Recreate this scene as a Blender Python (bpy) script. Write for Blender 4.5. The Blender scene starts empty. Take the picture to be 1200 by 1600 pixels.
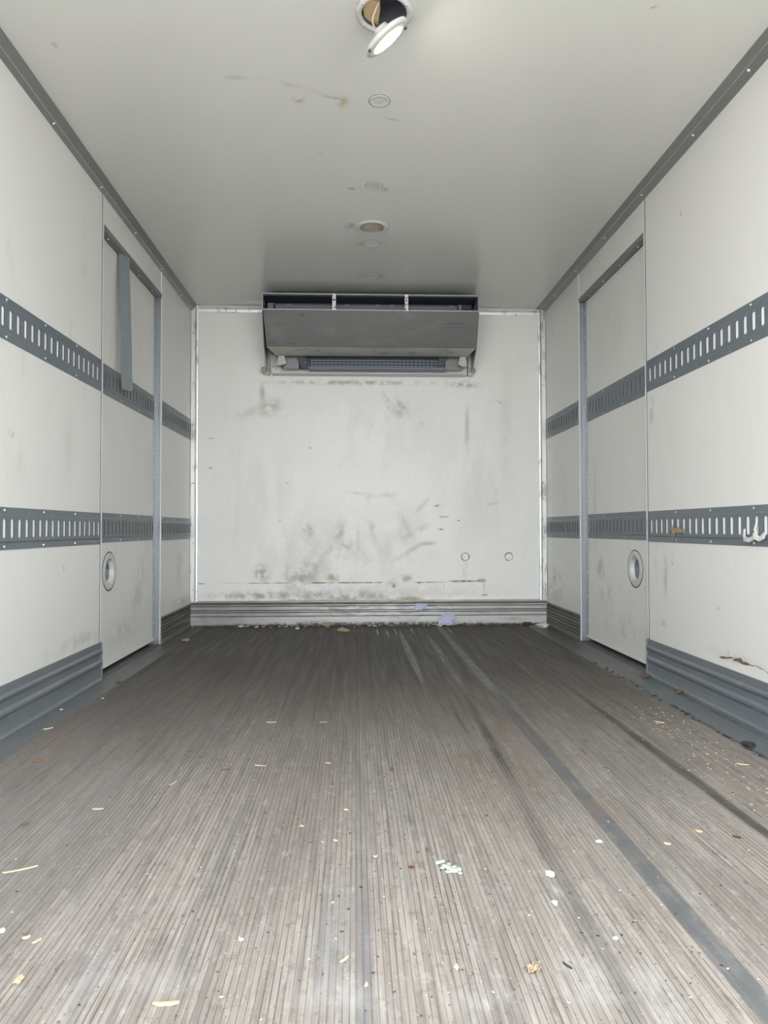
import bpy, bmesh, math, random
from mathutils import Vector, Matrix

S = bpy.context.scene
COL = S.collection
R = random.Random(7)

# ------------------------------------------------------------------ camera
CAMZ = 0.645
yaw, pitch, roll = 0.04087891, 0.02363269, -0.00187074
fw = Vector((math.sin(yaw) * math.cos(pitch), math.cos(yaw) * math.cos(pitch), math.sin(pitch)))
rt = Vector((math.cos(yaw), -math.sin(yaw), 0)); up = rt.cross(fw)
rt2 = rt * math.cos(roll) + up * math.sin(roll); up2 = rt2.cross(fw)
cd = bpy.data.cameras.new('camera'); cam = bpy.data.objects.new('camera', cd); COL.objects.link(cam)
cd.sensor_fit = 'AUTO'; cd.sensor_width = 36.0; cd.lens = 1110 / 1600 * 36.0
cd.clip_start = 0.02; cd.clip_end = 500
m = Matrix((rt2, up2, -fw)).transposed().to_4x4(); m.translation = (0, 0, CAMZ)
cam.matrix_world = m
S.camera = cam
S.view_settings.view_transform = 'Standard'; S.view_settings.look = 'None'
S.view_settings.gamma = 1; S.view_settings.use_curve_mapping = False
S.view_settings.exposure = 2.35
# ------------------------------------------------------------------ sky: even bright overcast
W = bpy.data.worlds.new('overcast_sky'); S.world = W; W.use_nodes = True
bg = W.node_tree.nodes['Background']; bg.inputs[0].default_value = (0.945, 0.975, 1.0, 1); bg.inputs[1].default_value = 1.30
# ------------------------------------------------------------------ weak sun behind thin cloud, lights the yard outside the open rear
sd = bpy.data.lights.new('sun', 'SUN'); sd.energy = 3.0; sd.angle = math.radians(8); sd.color = (1.0, 0.96, 0.90)
so = bpy.data.objects.new('sun', sd); COL.objects.link(so); so.location = (-6, 8, 12)
so.rotation_euler = Vector((0.75, -0.35, -1.0)).to_track_quat('-Z', 'Y').to_euler()

# ------------------------------------------------------------------ main dimensions (metres)
XL, XR, YB, ZC, YO = -1.093, 1.298, 4.77, 2.143, 0.55
D0, D1 = 3.112, 4.031       # side door opening along the length
DZ = 1.957                  # top of the side door opening
REC = 0.030                 # how far the doors sit back in the wall

# ------------------------------------------------------------------ materials
def rgb(r, g, b):
    f = lambda c: (c / 255 / 12.92) if c / 255 <= 0.04045 else ((c / 255 + 0.055) / 1.055) ** 2.4
    return (f(r), f(g), f(b), 1)

class Mat:
    def __init__(s, name, col, rough=0.5, metal=0.0, spec=0.5):
        s.m = bpy.data.materials.new(name); s.m.use_nodes = True
        s.t = s.m.node_tree; s.N = s.t.nodes; s.L = s.t.links
        s.b = s.N['Principled BSDF']
        s.b.inputs['Base Color'].default_value = col; s.b.inputs['Roughness'].default_value = rough
        s.b.inputs['Metallic'].default_value = metal; s.b.inputs['Specular IOR Level'].default_value = spec
        s.col = None; s.c0 = col; s.tc = None
    def coord(s):
        if not s.tc: s.tc = s.N.new('ShaderNodeNewGeometry')
        return s.tc.outputs['Position']
    def noise(s, scale, sc=(1, 1, 1), detail=4, rough=0.55, off=(0, 0, 0)):
        mp = s.N.new('ShaderNodeMapping'); mp.inputs['Scale'].default_value = sc; mp.inputs['Location'].default_value = off
        s.L.new(s.coord(), mp.inputs[0])
        n = s.N.new('ShaderNodeTexNoise'); n.inputs['Scale'].default_value = scale
        n.inputs['Detail'].default_value = detail; n.inputs['Roughness'].default_value = rough
        s.L.new(mp.outputs[0], n.inputs[0]); return n.outputs[0]
    def rng(s, v, a, b, c=0, d=1):
        r = s.N.new('ShaderNodeMapRange'); r.interpolation_type = 'SMOOTHSTEP'
        for i, x in enumerate((a, b, c, d)): r.inputs[i + 1].default_value = x
        s.L.new(v, r.inputs[0]); return r.outputs[0]
    def math(s, op, a, b=None):
        n = s.N.new('ShaderNodeMath'); n.operation = op
        for i, v in enumerate((a, b)):
            if v is None: continue
            if isinstance(v, (int, float)): n.inputs[i].default_value = v
            else: s.L.new(v, n.inputs[i])
        return n.outputs[0]
    def over(s, fac, col):
        n = s.N.new('ShaderNodeMix'); n.data_type = 'RGBA'
        if isinstance(fac, (int, float)): n.inputs[0].default_value = fac
        else: s.L.new(fac, n.inputs[0])
        if s.col: s.L.new(s.col, n.inputs[6])
        else: n.inputs[6].default_value = s.c0
        n.inputs[7].default_value = col
        s.col = n.outputs[2]; return s
    def ell(s, c, r, rot=0.0, axes='xz', soft=0.0, grain=25, gmix=1.0, ring=False, stretch=(1, 1, 1)):
        """soft mask of an ellipse in the plane given by axes, broken up by noise"""
        sep = s.N.new('ShaderNodeSeparateXYZ'); s.L.new(s.coord(), sep.inputs[0])
        a, b = sep.outputs['xyz'.index(axes[0])], sep.outputs['xyz'.index(axes[1])]
        u = s.math('SUBTRACT', a, c[0]); v = s.math('SUBTRACT', b, c[1])
        if rot:
            cr, sr = math.cos(rot), math.sin(rot)
            u2 = s.math('ADD', s.math('MULTIPLY', u, cr), s.math('MULTIPLY', v, sr))
            v = s.math('SUBTRACT', s.math('MULTIPLY', v, cr), s.math('MULTIPLY', u, sr)); u = u2
        u = s.math('DIVIDE', u, r[0]); v = s.math('DIVIDE', v, r[1])
        d = s.math('SQRT', s.math('ADD', s.math('MULTIPLY', u, u), s.math('MULTIPLY', v, v)))
        if ring: k = s.rng(s.math('ABSOLUTE', s.math('SUBTRACT', d, 1.0)), 0.22, 0.05)
        else: k = s.rng(d, 1.0, soft)
        if gmix:
            n = s.rng(s.noise(grain, stretch, 3, 0.6, (c[0], c[1], 1)), 0.36, 0.62)
            k = s.math('MULTIPLY', k, s.math('ADD', s.math('MULTIPLY', n, gmix), 1 - gmix))
        return k
    def mark(s, c, r, col, k=0.5, rot=0.0, **kw):
        return s.over(s.math('MULTIPLY', s.ell(c, r, rot, **kw), k), col)
    def bump(s, v, strength=0.3, dist=0.002):
        n = s.N.new('ShaderNodeBump'); n.inputs['Strength'].default_value = strength; n.inputs['Distance'].default_value = dist
        s.L.new(v, n.inputs['Height']); s.L.new(n.outputs[0], s.b.inputs['Normal']); return s
    def done(s):
        if s.col: s.L.new(s.col, s.b.inputs['Base Color'])
        return s.m

def wall_base(name, c=(0.705, 0.705, 0.68, 1)):
    M = Mat(name, c, 0.42)
    M.over(M.math('MULTIPLY', M.rng(M.noise(1.6, (1, 1, 0.6), 5), 0.42, 0.75), 0.25), (0.60, 0.60, 0.56, 1))
    M.over(M.math('MULTIPLY', M.rng(M.noise(9, (1, 1, 0.35), 6, 0.7), 0.58, 0.80), 0.28), (0.42, 0.40, 0.36, 1))
    M.bump(M.noise(60, detail=2), 0.10, 0.001)
    return M

BR = (0.19, 0.14, 0.085, 1); GY = (0.30, 0.29, 0.27, 1); DK = (0.06, 0.055, 0.05, 1)
# side wall liner, with scuffs low down and vertical smears
def side_mat(name, marks):
    M = wall_base(name)
    low = M.rng(M.math('ABSOLUTE', M.N_z()), 0.75, 0.15) if False else None
    for a in marks: M.mark(a[0], a[1], a[2], min(0.9, a[3] * 1.5), **dict(axes='yz', **a[4]))
    return M.done()
m_wall_l = side_mat('liner_left', [
    ((2.75, 0.98), (0.10, 0.25), GY, 0.10, dict(grain=5)), ((2.3, 0.95), (0.03, 0.02), DK, 0.35, dict(grain=60)),
    ((2.9, 1.75), (0.07, 0.3), GY, 0.10, dict(grain=6)), ((2.72, 0.50), (0.012, 0.014), BR, 0.5, dict(grain=80)),
    ((4.5, 0.45), (0.25, 0.3), BR, 0.14, dict(grain=7)), ((4.55, 0.19), (0.3, 0.06), BR, 0.35, dict(grain=14)),
    ((2.9, 0.20), (0.5, 0.05), GY, 0.25, dict(grain=16)), ((3.9, 1.15), (0.05, 0.3), GY, 0.10, dict(grain=6))])
m_wall_r = side_mat('liner_right', [
    ((2.93, 0.45), (0.035, 0.14), GY, 0.35, dict(grain=18)), ((2.86, 0.52), (0.02, 0.04), DK, 0.35, dict(grain=30)),
    ((3.02, 0.50), (0.03, 0.2), GY, 0.2, dict(grain=16)), ((3.05, 1.16), (0.04, 0.10), GY, 0.35, dict(grain=22)),
    ((2.95, 0.24), (0.04, 0.03), BR, 0.35, dict(grain=30)), ((2.4, 0.20), (0.25, 0.03), BR, 0.22, dict(grain=20)),
    ((4.55, 0.28), (0.25, 0.16), BR, 0.35, dict(grain=9)), ((4.45, 0.9), (0.2, 0.4), BR, 0.14, dict(grain=4)),
    ((2.5, 0.36), (0.02, 0.012), DK, 0.3, dict(grain=60)), ((2.75, 1.9), (0.01, 0.02), DK, 0.4, dict(grain=60))])
m_door = side_mat('door_skin', [
    ((3.80, 0.42), (0.09, 0.10), DK, 0.38, dict(grain=14, stretch=(1, 1, 0.5))), ((3.72, 0.30), (0.14, 0.14), GY, 0.28, dict(grain=12)),
    ((3.88, 0.75), (0.05, 0.4), GY, 0.22, dict(grain=6, stretch=(1, 1, 0.3))), ((3.5, 0.15), (0.4, 0.10), GY, 0.22, dict(grain=15)),
    ((3.6, 1.7), (0.3, 0.3), GY, 0.08, dict(grain=6)), ((3.35, 0.55), (0.12, 0.3), GY, 0.10, dict(grain=10))])
# ceiling
M = wall_base('ceiling_liner', (0.595, 0.60, 0.57, 1))
for a in [((-0.37, 2.342), (0.13, 0.018), GY, 0.35, 0.07, dict(grain=9)), ((-0.17, 2.395), (0.13, 0.022), GY, 0.50, 0.42, dict(grain=9)),
          ((-0.07, 2.44), (0.06, 0.014), GY, 0.55, 0.25, dict(grain=14)), ((-0.043, 2.458), (0.035, 0.065), (0.40, 0.30, 0.14, 1), 0.50, 0, dict(grain=22)),
          ((-0.013, 2.452), (0.022, 0.03), (0.40, 0.28, 0.12, 1), 0.5, 0, dict(grain=22)), ((-0.197, 2.456), (0.035, 0.03), (0.42, 0.30, 0.14, 1), 0.6, 0.4, dict(grain=25)),
          ((0.13, 2.56), (0.06, 0.012), GY, 0.4, 0.35, dict(grain=18)), ((0.0, 3.095), (0.05, 0.02), BR, 0.45, 0, dict(grain=20)),
          ((0.13, 3.10), (0.03, 0.03), BR, 0.35, 0, dict(grain=20)), ((-0.02, 3.49), (0.045, 0.06), DK, 0.45, 0, dict(grain=24)),
          ((0.16, 3.47), (0.05, 0.05), GY, 0.45, 0, dict(grain=24)), ((0.085, 3.70), (0.11, 0.07), BR, 0.35, 0, dict(grain=16)),
          ((0.10, 4.17), (0.12, 0.08), DK, 0.35, 0, dict(grain=16)), ((-0.927, 2.202), (0.015, 0.02), BR, 0.4, 0, dict(grain=40)),
          ((-0.138, 2.81), (0.02, 0.02), GY, 0.4, 0, dict(grain=40)), ((0.872, 1.97), (0.035, 0.008), BR, 0.6, -0.4, dict(grain=40)),
          ((0.02, 1.99), (0.05, 0.012), GY, 0.35, 0, dict(grain=20)), ((0.08, 2.03), (0.13, 0.13), BR, 0.25, 0, dict(grain=12))]:
    M.mark(a[0], a[1], a[2], min(0.95, a[3] * 1.5), a[4], **dict(axes='xy', **a[5]))
M.b.inputs['Roughness'].default_value = 0.22; M.b.inputs['Specular IOR Level'].default_value = 0.7
m_ceil = M.done()
# back wall
M = wall_base('back_liner', (0.785, 0.785, 0.76, 1))
M.over(M.math('MULTIPLY', M.rng(M.noise(70, (1, 1, 0.25), 3, 0.7), 0.60, 0.72), 0.22), (0.38, 0.38, 0.36, 1))
M.over(M.math('MULTIPLY', M.rng(M.noise(22, (1, 1, 1), 5, 0.7), 0.60, 0.72), 0.15), (0.93, 0.95, 0.94, 1))
bm_ = [
    ((-0.30, 0.61), (0.035, 0.085), GY, 0.45, 0.25, dict(grain=12)), ((-0.31, 0.65), (0.06, 0.02), BR, 0.40, 0.5, dict(grain=18)),
    ((-0.10, 0.63), (0.05, 0.09), GY, 0.45, -0.2, dict(grain=14)), ((-0.06, 0.53), (0.05, 0.03), BR, 0.35, 0.2, dict(grain=18)),
    ((0.02, 0.57), (0.02, 0.12), GY, 0.25, 0, dict(grain=10)), ((0.12, 0.63), (0.03, 0.12), GY, 0.28, 0.3, dict(grain=10)),
    ((0.30, 0.74), (0.03, 0.18), GY, 0.22, 0.5, dict(grain=8)), ((0.40, 0.62), (0.14, 0.025), GY, 0.26, 0.5, dict(grain=10)),
    ((0.36, 0.49), (0.14, 0.022), GY, 0.36, 0.55, dict(grain=10)), ((0.49, 0.545), (0.09, 0.018), GY, 0.36, 0.1, dict(grain=10)),
    ((0.45, 0.80), (0.10, 0.02), GY, 0.24, 0.8, dict(grain=10)), ((0.05, 0.88), (0.18, 0.015), GY, 0.22, -0.1, dict(grain=8)),
    ((0.20, 0.87), (0.14, 0.02), GY, 0.22, 0.1, dict(grain=8)),
    ((-0.20, 0.46), (0.12, 0.025), BR, 0.40, 0.9, dict(grain=12)), ((-0.27, 0.40), (0.13, 0.10), BR, 0.22, 0.3, dict(grain=10)),
    ((-0.35, 0.31), (0.16, 0.10), BR, 0.38, 0, dict(grain=14)), ((-0.15, 0.32), (0.05, 0.04), (0.30, 0.20, 0.08, 1), 0.50, 0, dict(grain=18)),
    ((-0.62, 0.35), (0.07, 0.07), BR, 0.40, 0.3, dict(grain=24)), ((-0.45, 0.38), (0.02, 0.2), GY, 0.18, 0, dict(grain=8)),
    ((-0.65, 0.20), (0.36, 0.035), BR, 0.42, 0, dict(grain=22)), ((-0.10, 0.19), (0.5, 0.045), BR, 0.45, 0, dict(grain=20)),
    ((-0.36, 0.172), (0.20, 0.008), DK, 0.75, 0, dict(grain=20, stretch=(0.5, 1, 1))), ((0.366, 0.176), (0.10, 0.018), (0.30, 0.19, 0.07, 1), 0.95, 0, dict(grain=30, gmix=0.3)),
    ((0.1, 0.165), (1.1, 0.012), DK, 0.40, 0, dict(grain=14, stretch=(0.6, 1, 1))),
    ((-0.05, 0.285), (0.95, 0.006), BR, 0.70, 0, dict(grain=10, soft=0.6, stretch=(1, 1, 0.1))), ((-1.02, 0.283), (0.05, 0.007), DK, 0.80, 0, dict(grain=10, gmix=0.3)),
    ((0.26, 0.262), (0.02, 0.02), (0.30, 0.18, 0.08, 1), 0.8, 0, dict(grain=30, gmix=0.4)), ((0.43, 0.280), (0.018, 0.012), DK, 0.8, 0, dict(grain=30, gmix=0.4)),
    ((0.33, 0.31), (0.12, 0.03), BR, 0.40, 0.25, dict(grain=16)),
    ((0.74, 0.292), (0.14, 0.008), DK, 0.85, 0, dict(grain=16, gmix=0.7, soft=0.5)), ((0.855, 0.296), (0.035, 0.016), DK, 0.9, 0, dict(grain=40, gmix=0.6)),
    ((0.868, 0.25), (0.004, 0.06), DK, 0.7, 0, dict(grain=30, gmix=0.3)), ((0.872, 0.198), (0.035, 0.012), (0.22, 0.12, 0.05, 1), 0.9, 0, dict(grain=40, gmix=0.5)),
    ((0.60, 0.25), (0.004, 0.08), GY, 0.5, 0, dict(grain=30)), ((0.80, 0.25), (0.004, 0.08), BR, 0.4, 0, dict(grain=30)),
    ((0.743, 0.455), (0.026, 0.026), DK, 0.8, 0, dict(ring=True, grain=30, gmix=0.5)), ((1.039, 0.455), (0.026, 0.026), DK, 0.55, 0, dict(ring=True, grain=30, gmix=0.8)),
    ((0.745, 0.36), (0.025, 0.07), BR, 0.20, 0, dict(grain=20)),
    ((0.56, 0.80), (0.05, 0.012), DK, 0.6, 0, dict(grain=60)), ((0.60, 0.725), (0.05, 0.01), DK, 0.75, 0, dict(grain=60)),
    ((0.58, 0.64), (0.03, 0.01), DK, 0.5, 0, dict(grain=60)), ((0.70, 0.70), (0.02, 0.008), DK, 0.6, 0, dict(grain=60)),
    ((0.90, 0.81), (0.10, 0.014), GY, 0.35, 0.1, dict(grain=16)), ((0.954, 0.86), (0.012, 0.06), GY, 0.4, 0, dict(grain=16)),
    ((-0.57, 1.46), (0.10, 0.07), BR, 0.35, 0.3, dict(grain=14)), ((-0.62, 1.56), (0.03, 0.08), BR, 0.3, 0, dict(grain=20)),
    ((-0.72, 1.42), (0.10, 0.04), GY, 0.2, 0.4, dict(grain=10)),
    ((0.31, 1.47), (0.06, 0.08), DK, 0.28, 0.3, dict(grain=20)), ((0.22, 1.50), (0.025, 0.09), GY, 0.4, 0.4, dict(grain=22)),
    ((0.36, 1.40), (0.14, 0.05), GY, 0.25, -0.5, dict(grain=14)), ((0.98, 1.505), (0.05, 0.012), DK, 0.35, -0.5, dict(grain=22)),
    ((0.76, 1.32), (0.02, 0.20), BR, 0.28, 0, dict(grain=18, stretch=(1, 1, .3))), ((0.75, 1.62), (0.12, 0.03), BR, 0.4, 0, dict(grain=30)),
    ((0.02, 1.63), (0.65, 0.02), GY, 0.5, 0, dict(grain=18)), ((-0.958, 1.25), (0.03, 0.008), DK, 0.4, 0, dict(grain=60)),
    ((-0.957, 1.05), (0.035, 0.012), DK, 0.5, 0, dict(grain=70)), ((-0.302, 1.188), (0.012, 0.012), BR, 0.6, 0, dict(grain=60)),
    ((-0.50, 0.70), (0.006, 0.03), (0.08, 0.22, 0.18, 1), 0.6, 0, dict(grain=60)), ((-0.45, 0.95), (0.02, 0.012), GY, 0.5, 0, dict(grain=60)),
    ((1.03, 1.3), (0.05, 0.5), GY, 0.14, 0, dict(grain=6, stretch=(1, 1, 0.3))), ((-0.80, 1.0), (0.05, 0.6), GY, 0.10, 0, dict(grain=6, stretch=(1, 1, 0.3)))]
for c_, r_, k_, g_, st_ in (((-0.10, 0.50), (0.75, 0.40), 0.34, 9, (1, 1, 0.7)), ((0.30, 0.60), (0.5, 0.3), 0.28, 6, (1, 1, 0.6)), ((0.2, 1.3), (0.9, 0.4), 0.18, 6, (1, 1, 0.4)), ((0.1, 0.22), (1.1, 0.09), 0.40, 12, (1, 1, 1)),
                        ((0.8, 0.9), (0.35, 0.7), 0.22, 7, (1, 1, 0.3)), ((-0.55, 0.8), (0.4, 0.7), 0.18, 7, (1, 1, 0.3)), ((0.1, 0.2), (1.3, 0.05), 0.3, 8, (1, 1, 1))):
    M.mark(c_, r_, (0.42, 0.40, 0.35, 1), k_, axes='xz', grain=g_, stretch=st_)
for a in bm_:
    big = 1.3 if min(a[1]) > 0.015 and not a[5].get('ring') else 1.0
    M.mark(a[0], (a[1][0] * big, a[1][1] * big), a[2], min(0.95, a[3] * (1.6 if big > 1 else 1.7)), a[4], **dict(axes='xz', **a[5]))
m_back = M.done()

def slate(name, c, k=0.35):
    M = Mat(name, c, 0.42, 0.0)
    M.over(M.math('MULTIPLY', M.rng(M.noise(5, (1, 0.6, 1.5), 5), 0.45, 0.75), k), (0.20, 0.20, 0.19, 1))
    M.over(M.math('MULTIPLY', M.rng(M.noise(45, (1, 0.4, 1), 4), 0.60, 0.74), 0.35), (0.33, 0.34, 0.34, 1))
    return M
m_slate = slate('slate_paint', (0.125, 0.148, 0.172, 1), 0.25).done()
M = slate('kick_paint', (0.135, 0.152, 0.170, 1), 0.4)
M.mark((4.6, 0.08), (0.75, 0.3), (0.16, 0.145, 0.125, 1), 0.9, axes='yz', soft=0.6, gmix=0.3)
m_kick = M.done()
M = slate('gutter_paint', (0.125, 0.140, 0.150, 1), 0.5)
for x, y, rx, ry, k in [(1.262, 2.45, 0.010, 0.5, 0.9), (1.155, 2.2, 0.013, 0.75, 0.85), (1.17, 2.95, 0.02, 0.2, 0.7), (1.25, 3.05, 0.02, 0.15, 0.6), (1.27, 2.72, .02, .05, .7)]:
    M.mark((x, y), (rx, ry), (0.035, 0.028, 0.022, 1), k, axes='xy', grain=30, gmix=0.6, soft=0.2)
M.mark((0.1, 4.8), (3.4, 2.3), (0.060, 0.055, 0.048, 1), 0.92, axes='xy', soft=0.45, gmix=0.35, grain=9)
M.mark((-0.98, 2.6), (0.05, 1.6), (0.16, 0.14, 0.12, 1), 0.9, axes='xy', grain=9, gmix=0.6)
m_gutter = M.done()
M = Mat('brushed_aluminium', (0.58, 0.59, 0.60, 1), 0.38, 0.75)
M.over(M.math('MULTIPLY', M.rng(M.noise(14, (1, 1, 0.4), 5, 0.7), 0.50, 0.68), 0.65), (0.20, 0.20, 0.20, 1))
m_alu = M.done()
M = Mat('post_aluminium', (0.74, 0.76, 0.76, 1), 0.35, 0.55)
M.over(M.math('MULTIPLY', M.rng(M.noise(20, (1, 1, 0.35), 5, 0.7), 0.52, 0.64), 0.6), (0.20, 0.20, 0.19, 1))
m_post = M.done()
m_white_metal = Mat('pale_metal', (0.74, 0.76, 0.77, 1), 0.4, 0.2).done()
m_trim = Mat('grey_cove', (0.21, 0.215, 0.21, 1), 0.42, 0.3)
m_trim.over(m_trim.math('MULTIPLY', m_trim.rng(m_trim.noise(6, (1, 0.5, 1), 4), 0.5, 0.75), 0.4), (0.14, 0.14, 0.13, 1)); m_trim = m_trim.done()
m_trim_lip = Mat('cove_lip', (0.45, 0.46, 0.46, 1), 0.4, 0.3).done()
m_jambm = Mat('jamb_metal', (0.30, 0.32, 0.34, 1), 0.32, 0.6).done()
m_head = Mat('header_shade', (0.16, 0.185, 0.205, 1), 0.5).done()  # underside shadow of the door recess put into the header colour
m_gap = Mat('dark_joint', (0.05, 0.05, 0.05, 1), 0.8).done()
m_slotw = Mat('slot_white', (0.93, 0.96, 0.97, 1), 0.35).done()
m_slotg = Mat('slot_grey', (0.25, 0.275, 0.29, 1), 0.5).done()
m_screw = Mat('screw_metal', (0.82, 0.82, 0.80, 1), 0.35, 0.3).done()
m_rust = Mat('rusty_bolt', (0.33, 0.25, 0.19, 1), 0.8)
m_rust.over(m_rust.rng(m_rust.noise(90), 0.4, 0.6), (0.50, 0.46, 0.42, 1)); m_rust = m_rust.done()
# back kick plate: worn ribbed aluminium
M = Mat('worn_kick', (0.58, 0.58, 0.565, 1), 0.5, 0.1)
M.over(M.math('MULTIPLY', M.rng(M.noise(7, (0.6, 1, 5), 5, 0.7), 0.44, 0.68), 0.62), (0.27, 0.255, 0.235, 1))
M.mark((-0.85, 0.08), (0.60, 0.3), (0.27, 0.265, 0.26, 1), 0.75, axes='xz', gmix=0.3, grain=12)
M.mark((0.18, 0.11), (0.80, 0.10), (0.88, 0.89, 0.88, 1), 0.90, axes='xz', grain=22, gmix=1.0, soft=0.2, stretch=(0.5, 1, 3.0))
M.mark((0.9, 0.05), (0.45, 0.06), (0.60, 0.60, 0.58, 1), 0.6, axes='xz', grain=20)
M.mark((0.1, 0.0), (1.6, 0.032), (0.035, 0.03, 0.025, 1), 0.9, axes='xz', grain=30, soft=0.4, gmix=0.8)
m_kick_back = M.done()
m_kick_groove = Mat('kick_groove', (0.10, 0.095, 0.09, 1), 0.8).done()  # groove shadow painted dark, together with dirt
# floor boards
def floor_mat(name, c, dark, groove=False):
    M = Mat(name, c, 0.68, 0.0, 0.22)
    M.over(M.math('MULTIPLY', M.rng(M.noise(30, (2.6, 0.10, 1), 5, 0.6), 0.36, 0.66), 0.75), dark)
    if groove:   # grooves packed with pale dust here and there
        M.over(M.math('MULTIPLY', M.rng(M.noise(9, (3.0, 0.30, 1), 4, 0.6, (4, 8, 0)), 0.36, 0.60), 0.88), (0.225, 0.203, 0.183, 1))
    M.over(M.math('MULTIPLY', M.rng(M.noise(70, (1.8, 0.12, 1), 3, 0.6, (3, 1, 0)), 0.54, 0.70), 0.50), (0.37, 0.35, 0.325, 1))
    M.over(M.math('MULTIPLY', M.rng(M.noise(3.0, (1.4, 0.5, 1), 5, 0.6, (1, 4, 0)), 0.42, 0.70), 0.60), (0.15, 0.132, 0.117, 1))
    M.over(M.math('MULTIPLY', M.rng(M.noise(24, (1.5, 0.4, 1), 5, 0.7, (7, 2, 0)), 0.54, 0.70), 0.60), (0.095, 0.085, 0.077, 1))
    M.over(M.math('MULTIPLY', M.rng(M.noise(5, (2.2, 0.30, 1), 4, 0.6, (9, 3, 0)), 0.54, 0.72), 0.50), (0.22, 0.228, 0.23, 1))
    M.over(M.math('MULTIPLY', M.rng(M.noise(13, (3.0, 0.22, 1), 5, 0.6, (2, 9, 0)), 0.55, 0.70), 0.45), (0.30, 0.29, 0.275, 1))
    M.over(M.math('MULTIPLY', M.rng(M.noise(170, (1, 0.7, 1), 2, 0.5, (2, 5, 0)), 0.66, 0.74), 0.55), (0.48, 0.44, 0.36, 1))
    M.over(M.math('MULTIPLY', M.rng(M.noise(120, (1, 0.6, 1), 2, 0.5, (5, 5, 0)), 0.66, 0.74), 0.75), (0.045, 0.038, 0.034, 1))
    # worn brownish walkway, dark scrape lines, filled seams, daylight fall-off toward the bulkhead painted in with grime
    M.mark((0.42, 2.1), (0.35, 1.0), (0.19, 0.145, 0.11, 1), 0.45, axes='xy', grain=6)
    M.over(M.math('MULTIPLY', M.rng(M.noise(45, (1.0, 0.8, 1), 4, 0.7, (12, 3, 0)), 0.55, 0.68), 0.45), (0.115, 0.10, 0.09, 1))
    M.over(M.math('MULTIPLY', M.rng(M.noise(38, (1.2, 0.5, 1), 4, 0.7, (15, 7, 0)), 0.56, 0.68), 0.45), (0.36, 0.35, 0.33, 1))
    M.mark((-0.85, 1.3), (0.55, 2.2), (0.165, 0.158, 0.152, 1), 0.65, axes='xy', soft=0.1, grain=5, gmix=0.4, stretch=(1.5, .4, 1))
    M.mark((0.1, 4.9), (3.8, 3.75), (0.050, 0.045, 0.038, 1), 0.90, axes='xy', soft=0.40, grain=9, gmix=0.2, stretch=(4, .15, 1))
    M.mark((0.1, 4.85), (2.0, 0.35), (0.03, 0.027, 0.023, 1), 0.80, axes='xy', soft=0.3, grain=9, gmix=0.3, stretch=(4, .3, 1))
    M.over(M.math('MULTIPLY', M.rng(M.noise(34, (2.4, 0.05, 1), 4, 0.6, (21, 3, 0)), 0.50, 0.66), 0.38), (0.150, 0.142, 0.130, 1))
    M.over(M.math('MULTIPLY', M.rng(M.noise(34, (2.4, 0.05, 1), 4, 0.6, (31, 9, 0)), 0.52, 0.68), 0.35), (0.055, 0.050, 0.045, 1))
    D2 = dict(axes='xy', stretch=(2, .35, 1))
    M.mark((0.412, 2.2), (0.026, 0.85), (0.030, 0.030, 0.031, 1), 0.90, rot=-0.030, grain=14, gmix=0.45, **D2)
    M.mark((0.375, 1.20), (0.030, 0.65), (0.065, 0.063, 0.062, 1), 0.75, rot=-0.030, grain=14, gmix=0.6, **D2)
    M.mark((0.352, 2.45), (0.010, 0.35), (0.035, 0.035, 0.035, 1), 0.80, grain=14, gmix=0.5, **D2)
    M.mark((0.868, 1.9), (0.024, 1.4), (0.045, 0.040, 0.038, 1), 0.85, grain=14, gmix=0.3, soft=0.4, **D2)
    M.mark((0.700, 1.9), (0.030, 0.8), (0.10, 0.09, 0.085, 1), 0.40, grain=12, gmix=0.7, **D2)
    M.mark((0.013, 1.35), (0.018, 0.85), (0.14, 0.142, 0.145, 1), 0.60, grain=12, gmix=0.5, soft=0.5, **D2)
    M.mark((-0.258, 1.35), (0.028, 0.6), (0.10, 0.105, 0.11, 1), 0.60, grain=16, gmix=0.7, **D2)
    M.mark((0.282, 3.75), (0.020, 0.88), (0.30, 0.30, 0.295, 1), 0.48, grain=14, gmix=0.35, soft=0.75, **D2)
    M.mark((0.440, 3.6), (0.022, 0.95), (0.30, 0.30, 0.30, 1), 0.45, grain=14, gmix=0.6, soft=0.5, **D2)
    M.mark((0.500, 3.4), (0.012, 0.9), (0.035, 0.032, 0.03, 1), 0.60, grain=14, gmix=0.5, **D2)
    for a, y, l in ((0.14, 4.45, 0.25), (0.20, 4.40, 0.30), (0.255, 4.45, 0.2), (0.60, 4.5, 0.2), (0.36, 4.5, 0.2)):
        M.mark((a, y), (0.011, l), (0.42, 0.41, 0.40, 1), 0.75, grain=20, gmix=0.4, **D2)
    for x, y, a, b, k in ((0.098, 1.92, .010, .035, .8), (0.086, 2.62, .008, .05, .6), (-0.72, 1.60, .018, .030, .6), (0.145, 1.44, .006, .020, .9), (0.125, 1.43, .004, .012, .8), (-0.305, 1.13, .022, .05, .5), (-0.02, 1.98, .006, .02, .5), (0.66, 2.05, .012, .05, .7), (0.71, 1.28, .006, .01, .8)):
        M.mark((x, y), (a, b), (0.04, 0.025, 0.022, 1), k, axes='xy', grain=60, gmix=0.4)
    for x, y, a, b, k in ((0.56, 1.62, .05, .10, .5), (0.50, 2.35, .02, .12, .6), (-0.9, 2.2, .04, .1, .4)):
        M.mark((x, y), (a, b), (0.19, 0.115, 0.07, 1), k, axes='xy', grain=20, gmix=0.6)
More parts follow.
